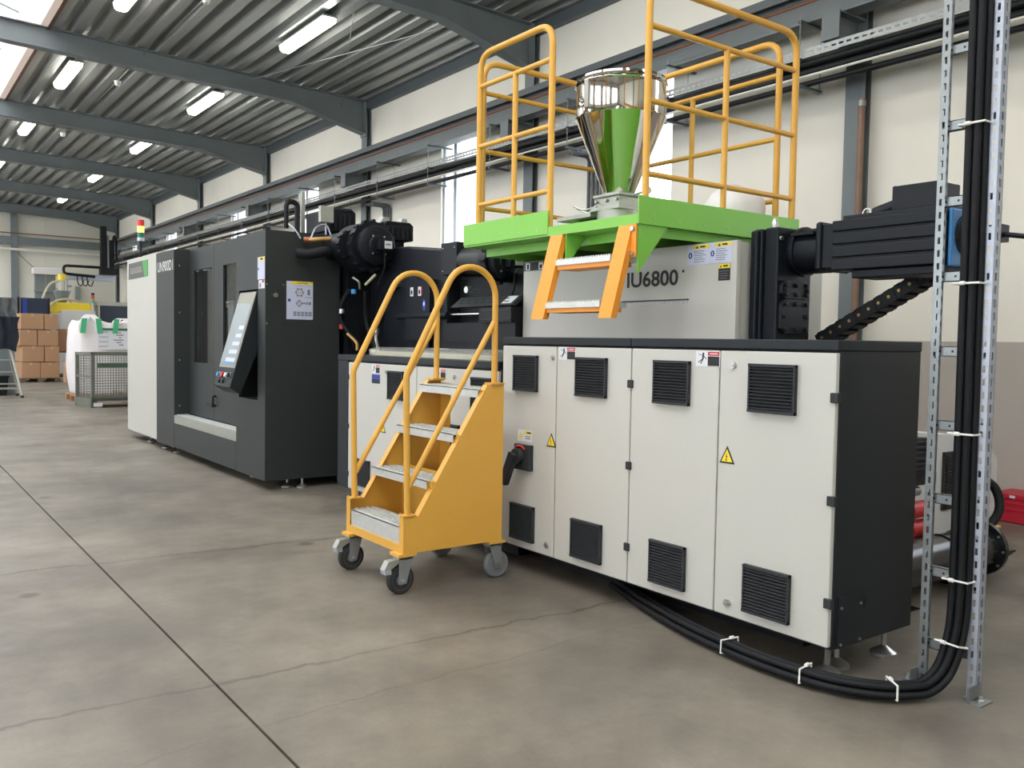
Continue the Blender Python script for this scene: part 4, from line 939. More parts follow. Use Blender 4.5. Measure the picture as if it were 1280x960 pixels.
ring(b, 'Y-', f-.002, 3.110, 1.660, .018, .026, 16, .008, 4); ring(b, 'Y-', f-.002, 3.110, 1.660, .006, .010, 10)
rect(b, 'Y-', f-.002, 3.140, 3.170, 1.656, 1.668); rect(b, 'Y-', f-.002, 3.175, 3.190, 1.650, 1.674); rect(b, 'Y-', f-.002, 3.198, 3.222, 1.650, 1.674)
rect(b, 'Y-', f-.002, 3.188, 3.212, 1.735, 1.785); rect(b, 'Y-', f-.002, 3.165, 3.230, 1.712, 1.717)
for i in range(3):
    for j in range(5): rect(b, 'Y-', f-.002, 3.055+j*.036, 3.084+j*.036, 1.548+i*.014, 1.558+i*.014)
for i in range(1): rect(b, 'Y-', f-.002, 3.07, 3.22, 1.813, 1.816)
b.build('instruction_poster', pr)
b = MB('bolt'); b.cyl((2.889, f, 1.723), (2.889, f-.02, 1.723), .02, 16); b.build('key_switch', pr, smooth=True)
b = MB('bolt')
for xx, zz in ((2.812, 1.817), (2.961, 1.818), (2.812, 1.475), (2.961, 1.473)): b.bolt((xx, f, zz), 'Y-', .006, .004)
b.build('screw', pr)
# name plates
b = MB('brand_grey'); slabx(b, 'X-', FX, 11.44, 12.42, 2.085, 2.29, .004); b.use('brand_green'); flat(b, 'X-', FX-.005, [(11.44, 2.085), (11.60, 2.085), (11.66, 2.20), (11.70, 2.29), (11.44, 2.29)])
b.use('hmi_bezel')
for k in range(8): yy = 12.32-k*.075; rect(b, 'X-', FX-.005, yy-.05, yy, 2.15, 2.225); 
b.use('brand_grey')
for k in range(8): yy = 12.32-k*.075; rect(b, 'X-', FX-.0055, yy-.035, yy-.015, 2.165+(.02 if k % 2 else 0), 2.225 if k % 2 else 2.205)
b.build('brand_plate', pr)
b = MB('lettering_white'); textmesh(b, 'UN900D1', 'X-', 10.985, 10.34, 2.10, 2.22, FX-.002, .004); b.build('lettering', pr)
for x, y in ((3.06, 7.60), (3.16, 7.42+.08), (3.02, 8.3), (2.9, 10.5), (2.9, 11.0), (2.9, 11.7), (3.3, 12.3), (4.8, 8.5), (4.8, 12.2)): foot(pr, x, y, .1)
# signal tower
sg = thing('signal_tower', 'stacked red, amber and green signal tower on the white press panel', 'signal light', (2.95, 12.42, 2.345))
for m, z0, z1 in (('tower_red', 2.80, 2.885), ('tower_amber', 2.715, 2.80), ('tower_green', 2.645, 2.715)):
    b = MB(m); b.cyl((2.95, 12.42, z0+.004), (2.95, 12.42, z1), .043, 20); b.build('lamp_segment', sg, smooth=True)
b = MB('galv_pale'); b.cyl((2.95, 12.42, 2.605), (2.95, 12.42, 2.648), .045, 20); b.build('socket', sg, smooth=True)
b = MB('motor_black'); b.cyl((2.95, 12.42, 2.345), (2.95, 12.42, 2.605), .014, 10); b.cyl((2.95, 12.42, 2.345), (2.95, 12.42, 2.355), .04, 14); b.build('pole', sg, smooth=True)

# platen, drives, hoses (dark machinery behind the steps)
pl = thing('clamp_platen', 'black cast platen with round drive motors and hoses behind the yellow steps', 'machine', (4.2, 6.6, 0))
b = MB('platen_black'); b.prism([(6.05, 0), (7.39, 0), (7.39, 2.18), (6.72, 2.16), (6.05, 2.09)], 'X', 3.77, 4.9); b.build('casting', pl, bevel=.02)
b = MB('platen_black'); b.lathe([(.50, 0), (.50, .06), (.40, .10), (.36, .10), (.36, .02)], (3.77, 6.75, 1.45), 40, 'X'); b.v = [(3.77-(x-3.77)*.5, y, z) for x, y, z in b.v]; b.build('ring_face', pl, smooth=True)
b = MB('body_black'); b.box(3.55, 5.1, 7.40, 8.2, 0, 2.2); b.build('frame_block', pl)
def round_motor(c, r, depth, hr, hdepth, nb):
    x, y, z = c
    b = MB('motor_black'); b.lathe([(0, 0), (r*.45, 0), (r*.5, .012), (r*.9, .016), (r, .03), (r, depth)], (x, y, z), 36, 'Y'); m = b.build('motor', pl, smooth=True)
    b = MB('motor_black'); b.cyl((x, y+depth, z), (x, y+depth+hdepth, z), hr, 36)
    for k in range(nb):
        a = 2*math.pi*k/nb; b.cyl((x+hr*1.02*math.cos(a), y+depth-.012, z+hr*1.02*math.sin(a)), (x+hr*1.02*math.cos(a), y+depth+.05, z+hr*1.02*math.sin(a)), .016, 6)
    b.build('gear_flange', m, smooth=True)
    b = MB('motor_black'); b.box(x-.02, x+.10, y-.06, y, z-.045, z+.045); b.build('connector', m, bevel=.004)
    b = MB('sticker'); slabx(b, 'Y-', y-.06, x+.025, x+.098, z-.03, z+.035); b.use('ink_grey'); rect(b, 'Y-', y-.0625, x+.035, x+.085, z-.002, z+.012); b.build('rating_plate', m)
    b = MB('bolt')
    for du, dv in ((-.06, .075), (.05, .075), (-.06, -.075), (.06, -.075)): b.bolt((x+du, y-.0, z+dv), 'Y-', .008, .012)
    b.build('screw', m)
    b = MB('black_cable'); b.tube(spline([(x+.04, y-.03, z-.05), (x+.04, y-.03, z-.2), (x+.02, y+.05, z-.35)]), .008, 6); b.build('lead', m)
round_motor((3.60, 6.90, 2.17), .175, .10, .215, .35, 16)
round_motor((3.80, 5.26, 1.94), .125, .08, .15, .10, 12)
b = MB('motor_black'); b.cyl((3.44, 7.10, 2.175), (3.44, 7.44, 2.175), .125, 28)
for k in range(12): a = k*math.pi/6; b.cyl((3.44+.125*math.cos(a), 7.09, 2.175+.125*math.sin(a)), (3.44+.125*math.cos(a), 7.14, 2.175+.125*math.sin(a)), .014, 6)
b.build('gear_cover', pl, smooth=True)
b = MB('graphite'); b.cyl((3.80, 5.45, 1.95), (3.80, 5.85, 1.98), .10, 28); b.build('barrel_cover', pl, smooth=True)
b = MB('platen_black'); b.box(3.70, 3.95, 5.80, 6.03, 1.87, 2.12); b.use('bolt')
for y, z in ((5.83, 1.90), (6.0, 1.90), (5.83, 2.08), (6.0, 2.08)): b.bolt((3.70, y, z), 'X-', .006, .004)
b.build('valve_block', pl, bevel=.03)
b = MB('graphite'); b.prism([(3.74, 1.605), (3.70, 1.61), (3.80, 1.69), (3.84, 1.69)], 'Y', 5.07, 5.88); b.use('void')
for k in range(7):
    for r_ in (0, 1): y = 5.15+k*.1+.03*r_; q0, q1 = .35+.3*r_, .43+.3*r_; b.add([(3.70+.1*q0-.0015, y, 1.61+.08*q0+.001), (3.70+.1*q0-.0015, y+.06, 1.61+.08*q0+.001), (3.70+.1*q1-.0015, y+.06, 1.61+.08*q1+.001), (3.70+.1*q1-.0015, y, 1.61+.08*q1+.001)], [(0, 1, 2, 3)])
b.use('sticker'); b.add([(3.718, 5.10, 1.626), (3.718, 5.22, 1.626), (3.788, 5.22, 1.682), (3.788, 5.10, 1.682)], [(0, 1, 2, 3)]); b.build('slotted_cover', pl)
b = MB('body_black'); b.box(3.70, 3.90, 5.07, 5.48, 1.49, 1.60); b.use('graphite'); b.box(3.694, 3.70, 5.07, 5.44, 1.575, 1.585); b.box(3.694, 3.70, 5.07, 5.44, 1.51, 1.518); b.build('cylinder_block', pl)
b = MB('chrome'); b.cyl((3.74, 5.48, 1.556), (3.74, 5.95, 1.556), .013, 12); b.build('piston_rod', pl, smooth=True)
b = MB('motor_black'); b.cyl((3.72, 5.95, 1.55), (3.72, 6.75, 1.55), .028, 12); b.build('tie_rod', pl, smooth=True)
b = MB('body_black'); b.box(3.75, 4.7, 5.07, 6.04, 0, 1.34); b.box(3.74, 4.6, 5.07, 6.05, 1.34, 1.49); b.box(3.90, 4.6, 5.1, 6.05, 1.49, 1.85); b.build('carriage', pl)
b = MB('sticker')
for (y, z, w, h) in ((6.49, 1.755, .05, .075), (6.36, 1.755, .05, .075)): slabx(b, 'X-', 3.70, y-w/2, y+w/2, z-h/2, z+h/2)
b.use('red'); rect(b, 'X-', 3.6975, 6.32, 6.335, 1.72, 1.79); b.use('ink'); disc(b, 'X-', 3.6975, 6.49, 1.75, .015, .02); disc(b, 'X-', 3.6975, 6.36, 1.75, .015, .02); b.build('warning_label', pl)
b = MB('blue_mark'); disc(b, 'X-', 3.698, 6.285, 1.64, .03, .05); b.use('sticker'); disc(b, 'X-', 3.6975, 6.285, 1.65, .012, .02); b.build('warning_label', pl)
b = MB('bolt'); b.cyl((3.70, 5.60, 1.737), (3.66, 5.60, 1.737), .026, 16); b.cyl((3.76, 5.60, 1.737), (3.70, 5.60, 1.737), .01, 8); b.build('grease_knob', pl, smooth=True)
b = MB('platen_black'); b.box(3.70, 3.775, 6.2, 6.6, 1.35, 1.85); b.build('guard_plate', pl)
for pts, m, r in (([(3.5, 7.2, 1.90), (3.54, 7.16, 1.86), (3.56, 7.18, 1.80)], 'alu', .011), ([(3.62, 7.0, 1.92), (3.58, 7.0, 1.88), (3.55, 7.05, 1.83)], 'hose_beige', .013),
                  ([(3.52, 7.30, 1.80), (3.46, 7.35, 1.65), (3.47, 7.36, 1.5), (3.55, 7.3, 1.36), (3.58, 7.3, 1.26)], 'black_cable', .022), ([(3.60, 7.15, 1.78), (3.64, 7.2, 1.5), (3.62, 7.0, 1.30), (3.60, 6.9, 1.23)], 'black_cable', .02),
                  ([(3.62, 6.95, 1.42), (3.58, 6.9, 1.36), (3.60, 6.88, 1.25)], 'alu', .014), ([(3.50, 7.3, 1.40), (3.55, 7.22, 1.32), (3.55, 7.2, 1.25)], 'hose_gold', .015)):
    b = MB(m); b.tube(spline(pts), r, 8); b.build('hose', pl, smooth=True)
for c, m, r in (((3.52, 7.22, 1.775), 'light_blue', .024), ((3.47, 7.36, 1.46), 'red', .022), ((3.465, 7.35, 1.60), 'bolt', .028), ((3.60, 6.93, 1.43), 'bolt', .018)):
    b = MB(m); b.cyl((c[0], c[1], c[2]-.02), (c[0], c[1], c[2]+.02), r, 12); b.build('hose_fitting', pl, smooth=True)
b = MB('black_cable'); b.tube(spline([(3.06, 7.40, 2.10), (3.15, 7.34, 2.09), (3.28, 7.30, 2.12), (3.42, 7.34, 2.10)]), .045, 12); b.build('hose', pl, smooth=True)
b = MB('hose_gold'); b.tube(spline([(3.16, 7.40, 2.22), (3.22, 7.36, 2.225), (3.30, 7.34, 2.235), (3.42, 7.30, 2.24)]), .022, 12); b.use('copper'); b.cyl((3.13, 7.42, 2.22), (3.19, 7.39, 2.222), .028, 12); b.build('hose', pl, smooth=True)
for pts in ([(3.10, 7.42, 2.23), (3.06, 7.44, 2.30), (3.02, 7.5, 2.36)], [(3.18, 7.38, 2.24), (3.24, 7.4, 2.34), (3.34, 7.42, 2.37), (3.38, 7.40, 2.28)]):
    b = MB('galv_pale'); b.tube(spline(pts), .007, 6); b.build('steel_line', pl, smooth=True)
# finned blocks on top of the press
def fin_motor(x0, x1, y0, y1, z0, z1, lab, junction):
    t = thing('finned_motor', lab, 'motor', ((x0+x1)/2, (y0+y1)/2, z0), 'finned motors on the press')
    b = MB('motor_black'); b.box(x0, x1, y0, y1, z0, z1-.03); b.prism([(x0, z1-.03), (x1, z1-.03), (x1-.04, z1), (x0+.04, z1)], 'Y', y0, y1)
    for k in range(6): xx = x0+(x1-x0)*(k+.3)/6; b.box(xx, xx+.02, y0-.02, y0, z0+.02, z1-.06)
    b.build('body', t, bevel=.006)
    b = MB('motor_black'); b.box(x0+.05, x1-.05, y0+.1, y1-.1, 2.322 if junction else 2.202, z0); b.build('pedestal', t)
    if junction: b = MB('alu'); b.box(x0-.10, x0+.04, y0-.08, y0-.025, z1-.16, z1); b.build('junction_box', t, bevel=.004); b = MB('galv_pale'); b.tube([(x0-.03, y0-.05, z1-.16), (x0-.03, y0-.05, 2.32)], .008, 6); b.build('conduit', t)
    else: b = MB('alu'); b.prism([(x0+.0, z1-.03), (x0+.12, z1-.03), (x0+.1, z1+.05), (x0+.04, z1+.05)], 'Y', y0+.1, y0+.2); b.build('lifting_lug', t); b = MB('alu'); b.prism([(x1-.1, z1-.03), (x1, z1-.03), (x1-.02, z1+.05), (x1-.07, z1+.05)], 'Y', y0+.1, y0+.2); b.build('lifting_lug', t)
fin_motor(3.72, 4.04, 8.25, 8.75, 2.43, 2.66, 'finned black motor with a pale junction box on the press', True)
fin_motor(4.08, 4.40, 7.7, 8.15, 2.33, 2.51, 'finned black motor with two lifting lugs behind the round motor', False)
b = MB('alu'); b.box(3.72, 3.76, 8.88, 8.92, 2.32, 2.90); tag(b.build('mast_rail', bevel=.003), 'upright aluminium mast beside a black chain loop on the press roof', 'mast')
b = MB('tray_dark'); b.tube(fillet([(3.68, 8.90, 2.322), (3.68, 8.90, 2.78), (3.56, 8.90, 2.78), (3.56, 8.90, 2.5)], .06), .028, 6); tag(b.build('cable_loop', smooth=True), 'black cable chain loop standing on the press roof', 'cable chain')

# ================================================================== FAR END OF THE HALL
def pallet(loc, lab, m='pallet_wood', rz=0., W_=1.2, D_=.8):
    t = thing('wooden_pallet', lab, 'pallet', loc, 'pallets on the floor', rz)
    for y in (-D_/2+.05, 0, D_/2-.05):
        b = MB(m); b.box(-W_/2, W_/2, y-.05, y+.05, 0, .022); b.build('bottom_board', t, local=True)
        for x in (-W_/2+.07, 0, W_/2-.07): b = MB(m); b.box(x-.07, x+.07, y-.05, y+.05, .022, .10); b.build('block', t, local=True)
    for k in range(7): x = -W_/2+.07+k*(W_-.14)/6; b = MB(m); b.box(x-.06, x+.06, -D_/2, D_/2, .10, .122); b.build('deck_board', t, local=True)
    return t
# cartons on a pallet
CX, CY, CR = 3.83, 28.0, .07
pallet((CX, CY, 0), 'dark wooden pallet under the stacked cartons', 'dark_wood', CR, 1.0, 1.1)
rows = [(.124, [(-.46, .0), (.01, .49)]), (.575, [(-.44, .10), (.12, .49)]), (1.02, [(-.50, -.07), (-.05, .47)]), (1.475, [(-.47, .10), (.12, .46)])]
names = ['bottom', 'second', 'third', 'top']
def carton(x0, x1, y0, y1, z0, z1, lab, loc, rz, m='carton', grp='stacked cartons'):
    t = thing('cardboard_box', lab, 'box', (loc[0], loc[1], 0), grp, rz)
    b = MB(m); b.box(x0, x1, y0, y1, z0, z1); b.build('carton', t, bevel=.008, local=True)
    b = MB('carton_pale'); xm = (x0+x1)/2; b.box(xm-.03, xm+.03, y0-.002, y0, z1-.08, z1-.002); b.box(xm-.03, xm+.03, y0, y1, z1, z1+.002); b.build('tape', t, local=True)
for (z, spans), nm in zip(rows, names):
    for i, (x0, x1) in enumerate(spans):
        carton(x0, x1, -.5, -.02, z, z+.435, 'brown cardboard box, %s row of the pallet stack, front %s' % (nm, 'away from the big bag' if i == 0 else 'on the big bag side'), (CX, CY), CR)
        carton(x0, x1, .0, .48, z, z+.435, 'brown cardboard box, %s row of the pallet stack, behind the %s front box' % (nm, 'outer' if i == 0 else 'bag side'), (CX, CY), CR)
carton(-.2, .2, -.2, .2, 0, .56, 'pale tall cardboard box on the floor beside the carton stack', (4.62, 27.2), 0, 'carton_pale')
carton(-.22, .22, -.2, .2, .86, 1.5, 'brown cardboard box on the shelf trolley beside the carton stack', (4.66, 28.4), 0)
t = thing('shelf_trolley', 'dark shelf trolley half hidden behind the tall carton', 'trolley', (4.66, 28.4, 0))
b = MB('steel_dark'); b.box(4.42, 4.95, 28.15, 28.65, .82, .858); b.build('shelf', t)
b = MB('steel_dark'); b.box(4.42, 4.95, 28.15, 28.65, .15, .18); b.build('shelf', t)
for x in (4.43, 4.94):
    for y in (28.16, 28.64): b = MB('steel_dark'); b.box(x-.015, x+.015, y-.015, y+.015, 0, .85); b.build('leg', t)
# big bag on a pallet
pallet((3.95, 19.95, 0), 'light wooden pallet under the white big bag', 'pallet_wood', 0, 1.2, 1.1)
bg = thing('bulk_bag', 'white woven bulk bag with green lifting loops behind the mesh box', 'bulk bag', (3.95, 19.95, .122))
b = MB('bag_white'); n1, n2 = 56, 22; vs_ = []
for j in range(n2+1):
    v = j/n2; h = .125+1.50*v
    for i in range(n1):
        a = 2*math.pi*i/n1; c_, s_ = math.cos(a), math.sin(a); e = 3.5
        rr = 1/((abs(c_)**e+abs(s_)**e)**(1/e)); bul = .58+.05*math.sin(math.pi*min(1, v*1.05))-.02*(v < .04)
        wr = .012*math.sin(9*a+4*v)+.008*math.sin(17*a-6*v)
        sag = .09*math.sin(3*a+1.2)*max(0, v-.8)*5*.5+.04*math.sin(5*a)*max(0, v-.85)*5
        if v > .93: bul *= 1-.10*(v-.93)/.07
        vs_.append((3.95+(bul+wr)*rr*c_, 19.95+(bul*.92+wr)*rr*s_, h+sag))
vs_.append((3.95, 19.95, 1.44)); k = len(vs_)-1
b.add(vs_, [(j*n1+i, j*n1+(i+1) % n1, (j+1)*n1+(i+1) % n1, (j+1)*n1+i) for j in range(n2) for i in range(n1)]+[(n2*n1+i, n2*n1+(i+1) % n1, k) for i in range(n1)]+[tuple(range(n1))[::-1]])
b.build('sack_body', bg, smooth=True, angle=80)
for (x0, y0, x1, y1, hz) in ((3.48, 19.37, 3.80, 19.37, 1.76), (4.08, 19.37, 4.42, 19.37, 1.70)):
    b = MB('bag_white'); pts = spline([(x0, y0-.04, 1.40), (x0+.02, y0-.02, 1.60), ((x0+x1)/2, (y0+y1)/2+.1, hz), (x1-.02, y1-.02, 1.60), (x1, y1-.04, 1.40)], 8)
    for i in range(len(pts)-1):
        p, q = pts[i], pts[i+1]; b.add([p+Vector((-.07, 0, 0)), p+Vector((.07, 0, 0)), q+Vector((.07, 0, 0)), q+Vector((-.07, 0, 0)), p+Vector((-.07, .03, 0)), p+Vector((.07, .03, 0)), q+Vector((.07, .03, 0)), q+Vector((-.07, .03, 0))], [(0, 1, 2, 3), (4, 7, 6, 5), (0, 3, 7, 4), (1, 5, 6, 2)])
    b.build('lifting_loop', bg, smooth=True)
    xm_ = (x0+x1)/2
    for xx in (x0, x1):
        b = MB('bag_green'); b.prism([(xx-.05, 1.38), (xx+.05, 1.38), (xx+.05+(xm_-xx)*.2, 1.68), (xx-.05+(xm_-xx)*.2, 1.68)], 'Y', min(y0, y1)-.075, min(y0, y1)-.055); b.build('loop_patch', bg)
b = MB('sticker'); b.box(3.76, 4.45, 19.308, 19.312, 1.05, 1.50); b.use('label_green'); b.box(3.76, 4.45, 19.304, 19.307, 1.44, 1.49); b.use('ink_grey')
for k in range(7): rect(b, 'Y-', 19.305, 3.78+.16*(k % 2), 3.95+.2*((k*3) % 3)/2, 1.40-k*.048, 1.412-k*.048)
for k in range(6): rect(b, 'Y-', 19.305, 4.05+.05*(k % 3), 4.2+.04*(k % 2), 1.39-k*.05, 1.41-k*.05)
b.build('product_label', bg)
# mesh box
gb = thing('mesh_box_pallet', 'grey steel mesh box pallet in front of the bulk bag', 'crate', (3.86, 18.12, 0), rz=.16)
W_, D_, H_ = 1.24, .84, 1.02; x0, x1, y0, y1 = -W_/2, W_/2, -D_/2, D_/2
for x in (x0, x1-.06):
    for y in (y0, y1-.06): b = MB('mesh_box'); b.box(x, x+.06, y, y+.06, 0, H_); b.build('corner_post', gb, local=True)
b = MB('mesh_box'); b.box(x0, x1, y0, y0+.04, H_-.05, H_); b.box(x0, x1, y1-.04, y1, H_-.05, H_); b.box(x0, x0+.04, y0, y1, H_-.05, H_); b.box(x1-.04, x1, y0, y1, H_-.05, H_); b.box(x0, x0+.03, y0, y1, .55, .59); b.build('top_rim', gb, local=True)
b = MB('mesh_box'); b.box(x0, x1, y0, y1, .13, .17); b.box(x0, x0+.10, y0, y1, .0, .13); b.box(x1-.10, x1, y0, y1, 0, .13); b.box(x0, x1, y0, y0+.02, .12, .22); b.build('base', gb, local=True)
b = MB('sticker'); b.box(x0+.03, x0+.19, y0-.003, y0, .02, .09); b.build('number_plate', gb, local=True)
for nm, wires in (('front_mesh', 'Y'), ('side_mesh', 'X')):
    for pos in ((y0+.02, y1-.02) if wires == 'Y' else (x0+.015, x1-.015)):
        b = MB('mesh_box'); a0, a1 = (x0, x1) if wires == 'Y' else (y0, y1); k = a0+.05
        while k < a1-.03:
            b.box(*((k, k+.006, pos-.003, pos+.003, .17, H_-.05) if wires == 'Y' else (pos-.003, pos+.003, k, k+.006, .17, H_-.05))); k += .05
        z = .2
        while z < H_-.06:
            b.box(*((a0, a1, pos-.003, pos+.003, z, z+.006) if wires == 'Y' else (pos-.003, pos+.003, a0, a1, z, z+.006))); z += .05
        b.build(nm, gb, local=True)
b = MB('label_green'); b.box(x0+.12, x0+.86, y0+.03, y0+.034, .74, .83); b.build('marking_strip', gb, local=True)
# step ladder with jacket
sl = thing('step_ladder', 'folding aluminium step ladder standing beside the cartons', 'ladder', (2.2, 21.2, 0))
for s in (0, 1):
    xt = 2.415 if s else 1.75; xb_ = 2.61 if s else 1.55
    for y0, y1 in ((21.0, 21.2), (21.75, 21.45)):
        b = MB('alu'); b.tube([(xb_, y0, .02), (xt, y1, 1.05)], .024, 8); b.build('leg', sl); b = MB('ink'); b.box(xb_-.03, xb_+.03, y0-.03, y0+.03, 0, .05); b.build('foot', sl)
for z in (.20,): b = MB('alu'); b.box(1.6, 2.58, 21.02, 21.06, z-.02, z+.02); b.build('spreader', sl)
for k in range(3): f_ = .28+k*.25; b = MB('alu'); b.box(1.62+.13*f_, 2.56-.13*f_, 21.02+.2*f_, 21.12+.2*f_, f_, f_+.025); b.build('rung', sl)
b = MB('alu'); b.box(1.72, 2.43, 21.15, 21.5, 1.05, 1.09); b.build('top_plate', sl)
b = MB('galv_pale'); b.box(2.40, 2.43, 21.2, 21.23, 1.09, 1.75); b.box(1.73, 1.76, 21.2, 21.23, 1.09, 1.75); b.box(1.73, 2.43, 21.2, 21.23, 1.72, 1.75); b.build('hand_frame', sl)
def drape(name, lab, x0, x1, y, z0, z1, m, seed):
    random.seed(seed); b = MB(m); nx, nz = 14, 12; ft = []; bk = []
    for j in range(nz+1):
        for i in range(nx+1):
            u, v = i/nx, j/nz; w = 1-.25*(1-v)*math.sin(u*3.1+seed)
            x = x0+(x1-x0)*(.5+(u-.5)*w)+.02*math.sin(9*v+seed); z = z0+(z1-z0)*v+.03*math.sin(7*u+seed)*(1-v)
            d = .04*math.sin(u*14+3*v+seed)+.02*math.sin(u*25); ft.append((x, y-.04+d, z)); bk.append((x, y+.06+d*.5, z))
    n = (nx+1)*(nz+1); q = lambda i, j: j*(nx+1)+i
    fs = [(q(i, j), q(i+1, j), q(i+1, j+1), q(i, j+1)) for j in range(nz) for i in range(nx)]; fs += [tuple(n+k for k in f)[::-1] for f in fs]
    for j in range(nz): fs += [(q(0, j), q(0, j+1), n+q(0, j+1), n+q(0, j)), (q(nx, j), n+q(nx, j), n+q(nx, j+1), q(nx, j+1))]
    for i in range(nx): fs += [(q(i, 0), n+q(i, 0), n+q(i+1, 0), q(i+1, 0)), (q(i, nz), q(i+1, nz), n+q(i+1, nz), n+q(i, nz))]
    b.add(ft+bk, fs); tag(b.build(name, smooth=True, angle=80), lab, 'jacket', 'jackets on the ladder')
drape('work_jacket', 'grey work jacket hung over the step ladder frame', 2.1, 2.50, 21.20, 1.62, 2.10, 'jacket_grey', 1)
drape('work_jacket', 'navy work jacket hanging below the grey one', 2.0, 2.58, 21.08, 1.0, 1.70, 'jacket_navy', 4)
b = MB('steel'); b.box(2.30, 2.60, 22.2, 22.45, .82, 1.62); b.box(2.2, 2.62, 22.15, 22.5, .0, .82); tag(b.build('tool_cabinet', bevel=.01), 'slim grey cabinet behind the step ladder', 'cabinet')
t = thing('waste_bin', 'small black bin on the floor by the step ladder', 'bin', (2.25, 22.0, 0))
b = MB('tray_dark'); b.prism([(2.08, 0), (2.42, 0), (2.46, .40), (2.04, .40)], 'Y', 21.86, 22.1); b.build('body', t); b = MB('tray_dark'); b.box(2.02, 2.48, 21.84, 22.12, .40, .425); b.build('rim', t)
# second machine with robot, loader and screen at the end wall
m2 = thing('moulding_machine', 'yellow and grey moulding machine in front of the end wall', 'machine', (5.6, 31.6, 0))
b = MB('warn_yellow'); b.box(4.63, 5.85, 31.0, 32.0, 2.02, 2.36); b.build('hood', m2, bevel=.03)
b = MB('chiller'); b.box(4.95, 5.95, 30.9, 31.0, 1.4, 2.12); b.box(4.7, 6.0, 31.0, 32.2, .1, 2.02); b.build('casing', m2, bevel=.02)
b = MB('screen_navy'); b.box(6.05, 7.1, 30.8, 31.6, 1.0, 2.30); b.use('alu'); b.box(5.95, 7.15, 30.75, 31.7, 2.30, 2.42); b.box(6.0, 6.05, 30.75, 30.8, 0, 2.3); b.build('guard', m2)
b = MB('tray_dark'); b.box(4.8, 7.0, 31.0, 32.2, 0, .1); b.build('plinth', m2)
ld = thing('hopper_loader', 'small hopper loader with yellow cap and clear tube', 'loader', (5.05, 31.4, 2.36))
b = MB('steel'); b.lathe([(.10, 2.363), (.14, 2.40), (.26, 2.72), (.26, 2.74)], (5.05, 31.4, 0), 20); b.build('cone', ld, smooth=True)
b = MB('loader_clear'); b.cyl((5.05, 31.4, 2.74), (5.05, 31.4, 3.10), .10, 18); b.build('tube', ld, smooth=True)
b = MB('warn_yellow'); b.cyl((5.05, 31.4, 3.08), (5.05, 31.4, 3.28), .12, 18); b.build('cap', ld, smooth=True)
b = MB('galv'); b.cyl((5.20, 31.35, 2.74), (5.20, 31.35, 3.12), .02, 8); b.cyl((5.20, 31.35, 2.9), (5.32, 31.3, 2.9), .03, 8); b.build('valve', ld)
for pts, lab in (([(4.95, 31.3, 3.05), (4.70, 31.2, 2.95), (4.50, 31.1, 2.6), (4.42, 31.0, 2.2), (4.40, 30.9, 1.2), (4.40, 30.9, .05)], 'beige suction hose hanging from the hopper loader'), ([(5.5, 31.1, 2.42), (5.1, 31.0, 2.47), (4.75, 30.95, 2.35), (4.58, 30.9, 2.0), (4.55, 30.85, 1.0), (4.55, 30.85, .05)], 'beige hose arching over the yellow machine hood')):
    b = MB('hose_beige'); b.tube(spline(pts), .035, 8); tag(b.build('suction_hose', smooth=True), lab, 'hose')
rb = thing('linear_robot', 'grey gantry robot with black cable chain above the far machine', 'robot', (4.7, 32.6, 0))
b = MB('steel'); b.box(4.45, 5.05, 32.55, 32.75, 0, 3.30); b.build('column', rb)
b = MB('galv'); b.box(4.73, 4.77, 32.53, 32.55, 0, 3.3); b.box(4.40, 5.1, 32.5, 32.55, 2.74, 2.78); b.build('trim_rail', rb)
b = MB('chiller'); b.box(4.38, 5.3, 32.4, 32.8, 3.30, 3.52); b.build('head_beam', rb, bevel=.02)
b = MB('galv_pale'); b.box(5.2, 6.85, 32.3, 32.42, 3.16, 3.38); b.build('cross_arm', rb, bevel=.01)
b = MB('tray_dark'); b.tube(fillet([(6.6, 32.26, 3.62), (5.25, 32.26, 3.62), (5.25, 32.26, 3.36), (6.2, 32.26, 3.30)], .12), .045, 8); b.build('cable_chain', rb, smooth=True)
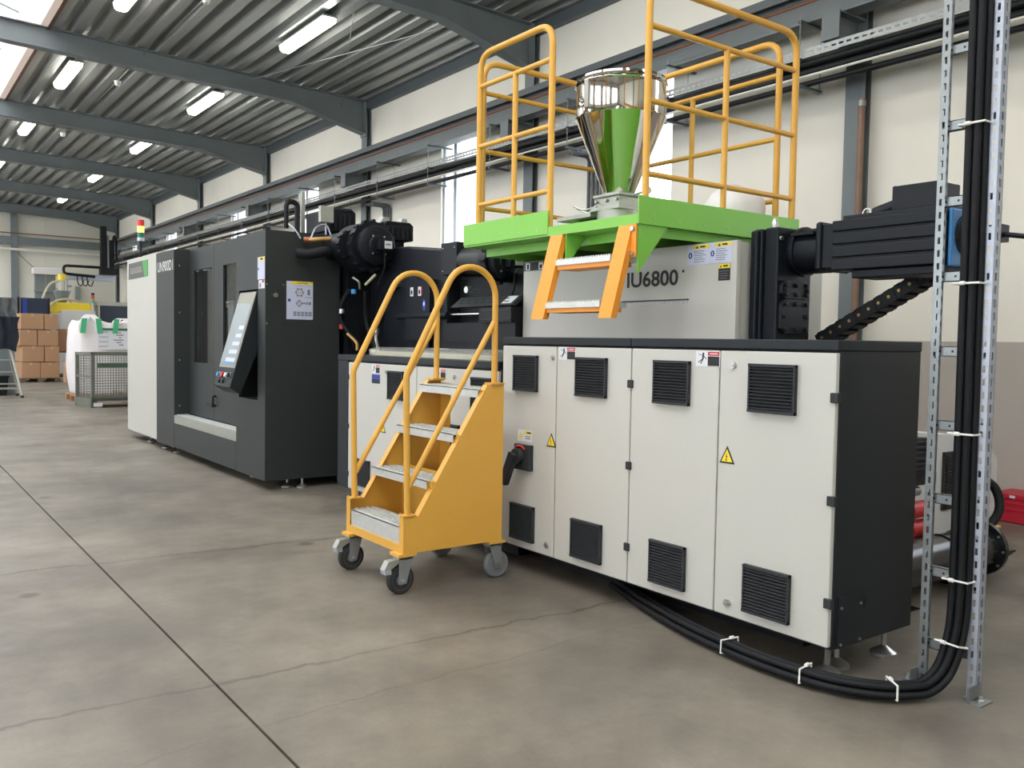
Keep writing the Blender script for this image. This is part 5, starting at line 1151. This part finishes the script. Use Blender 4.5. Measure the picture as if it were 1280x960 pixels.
b = MB('tray_dark'); b.box(6.36, 6.54, 32.1, 32.3, 3.4, 5.0); b.box(6.63, 6.78, 32.1, 32.3, 3.5, 4.55); b.box(6.33, 6.90, 32.05, 32.32, 3.38, 3.6); b.use('steel'); b.box(6.56, 6.61, 32.1, 32.2, 3.4, 4.7); b.build('vertical_axis', rb)
b = MB('tray_dark'); b.tube(fillet([(6.76, 32.2, 4.55), (6.80, 32.2, 4.75), (6.87, 32.2, 4.5), (6.87, 32.2, 3.9)], .06), .04, 8); b.build('vertical_chain', rb, smooth=True)
for x in (5.65, 5.8, 5.95): b = MB('tray_dark'); b.tube(spline([(x, 32.25, 3.3), (x+.02, 32.2, 3.05), (x+.12, 32.2, 2.98), (x+.2, 32.25, 3.15)]), .018, 6); b.build('air_hose', rb, smooth=True)
b = MB('galv'); b.tube(spline([(6.1, 32.25, 3.1), (6.15, 32.2, 2.7), (6.1, 32.2, 2.4), (5.95, 32.2, 2.3)]), .01, 6); b.build('air_hose', rb, smooth=True)
s2 = thing('signal_tower', 'small red and green signal tower on the far machine', 'signal light', (5.88, 30.95, 2.12))
for m, z0, z1 in (('ink', 2.62, 2.70), ('tower_red', 2.50, 2.62), ('bag_green', 2.38, 2.50), ('chiller', 2.12, 2.38)):
    b = MB(m); b.cyl((5.88, 30.95, z0+.003), (5.88, 30.95, z1), .05 if m != 'chiller' else .04, 14); b.build('lamp_segment', s2, smooth=True)
sc = thing('partition_screen', 'dark blue tinted welding screen behind the cartons', 'screen', (4.2, 30.3, 0))
b = MB('screen_navy'); b.box(3.74, 4.5, 30.3, 30.32, 1.2, 2.44); b.use('blue_mark'); b.box(3.80, 3.92, 30.29, 30.3, 1.3, 2.42); b.build('panel', sc)
b = MB('tray_dark'); b.box(3.66, 3.72, 30.28, 30.34, 0, 2.45); b.build('frame_post', sc)
b = MB('tray_dark'); b.box(4.5, 4.54, 30.28, 30.34, 0, 2.45); b.build('frame_post', sc)
b = MB('galv'); b.box(6.1, 6.25, 35.12, 35.27, 2.6, 3.1); tag(b.build('wall_box', bevel=.01), 'small grey switch box on the end wall', 'switch box')
bpy.context.view_layer.update()
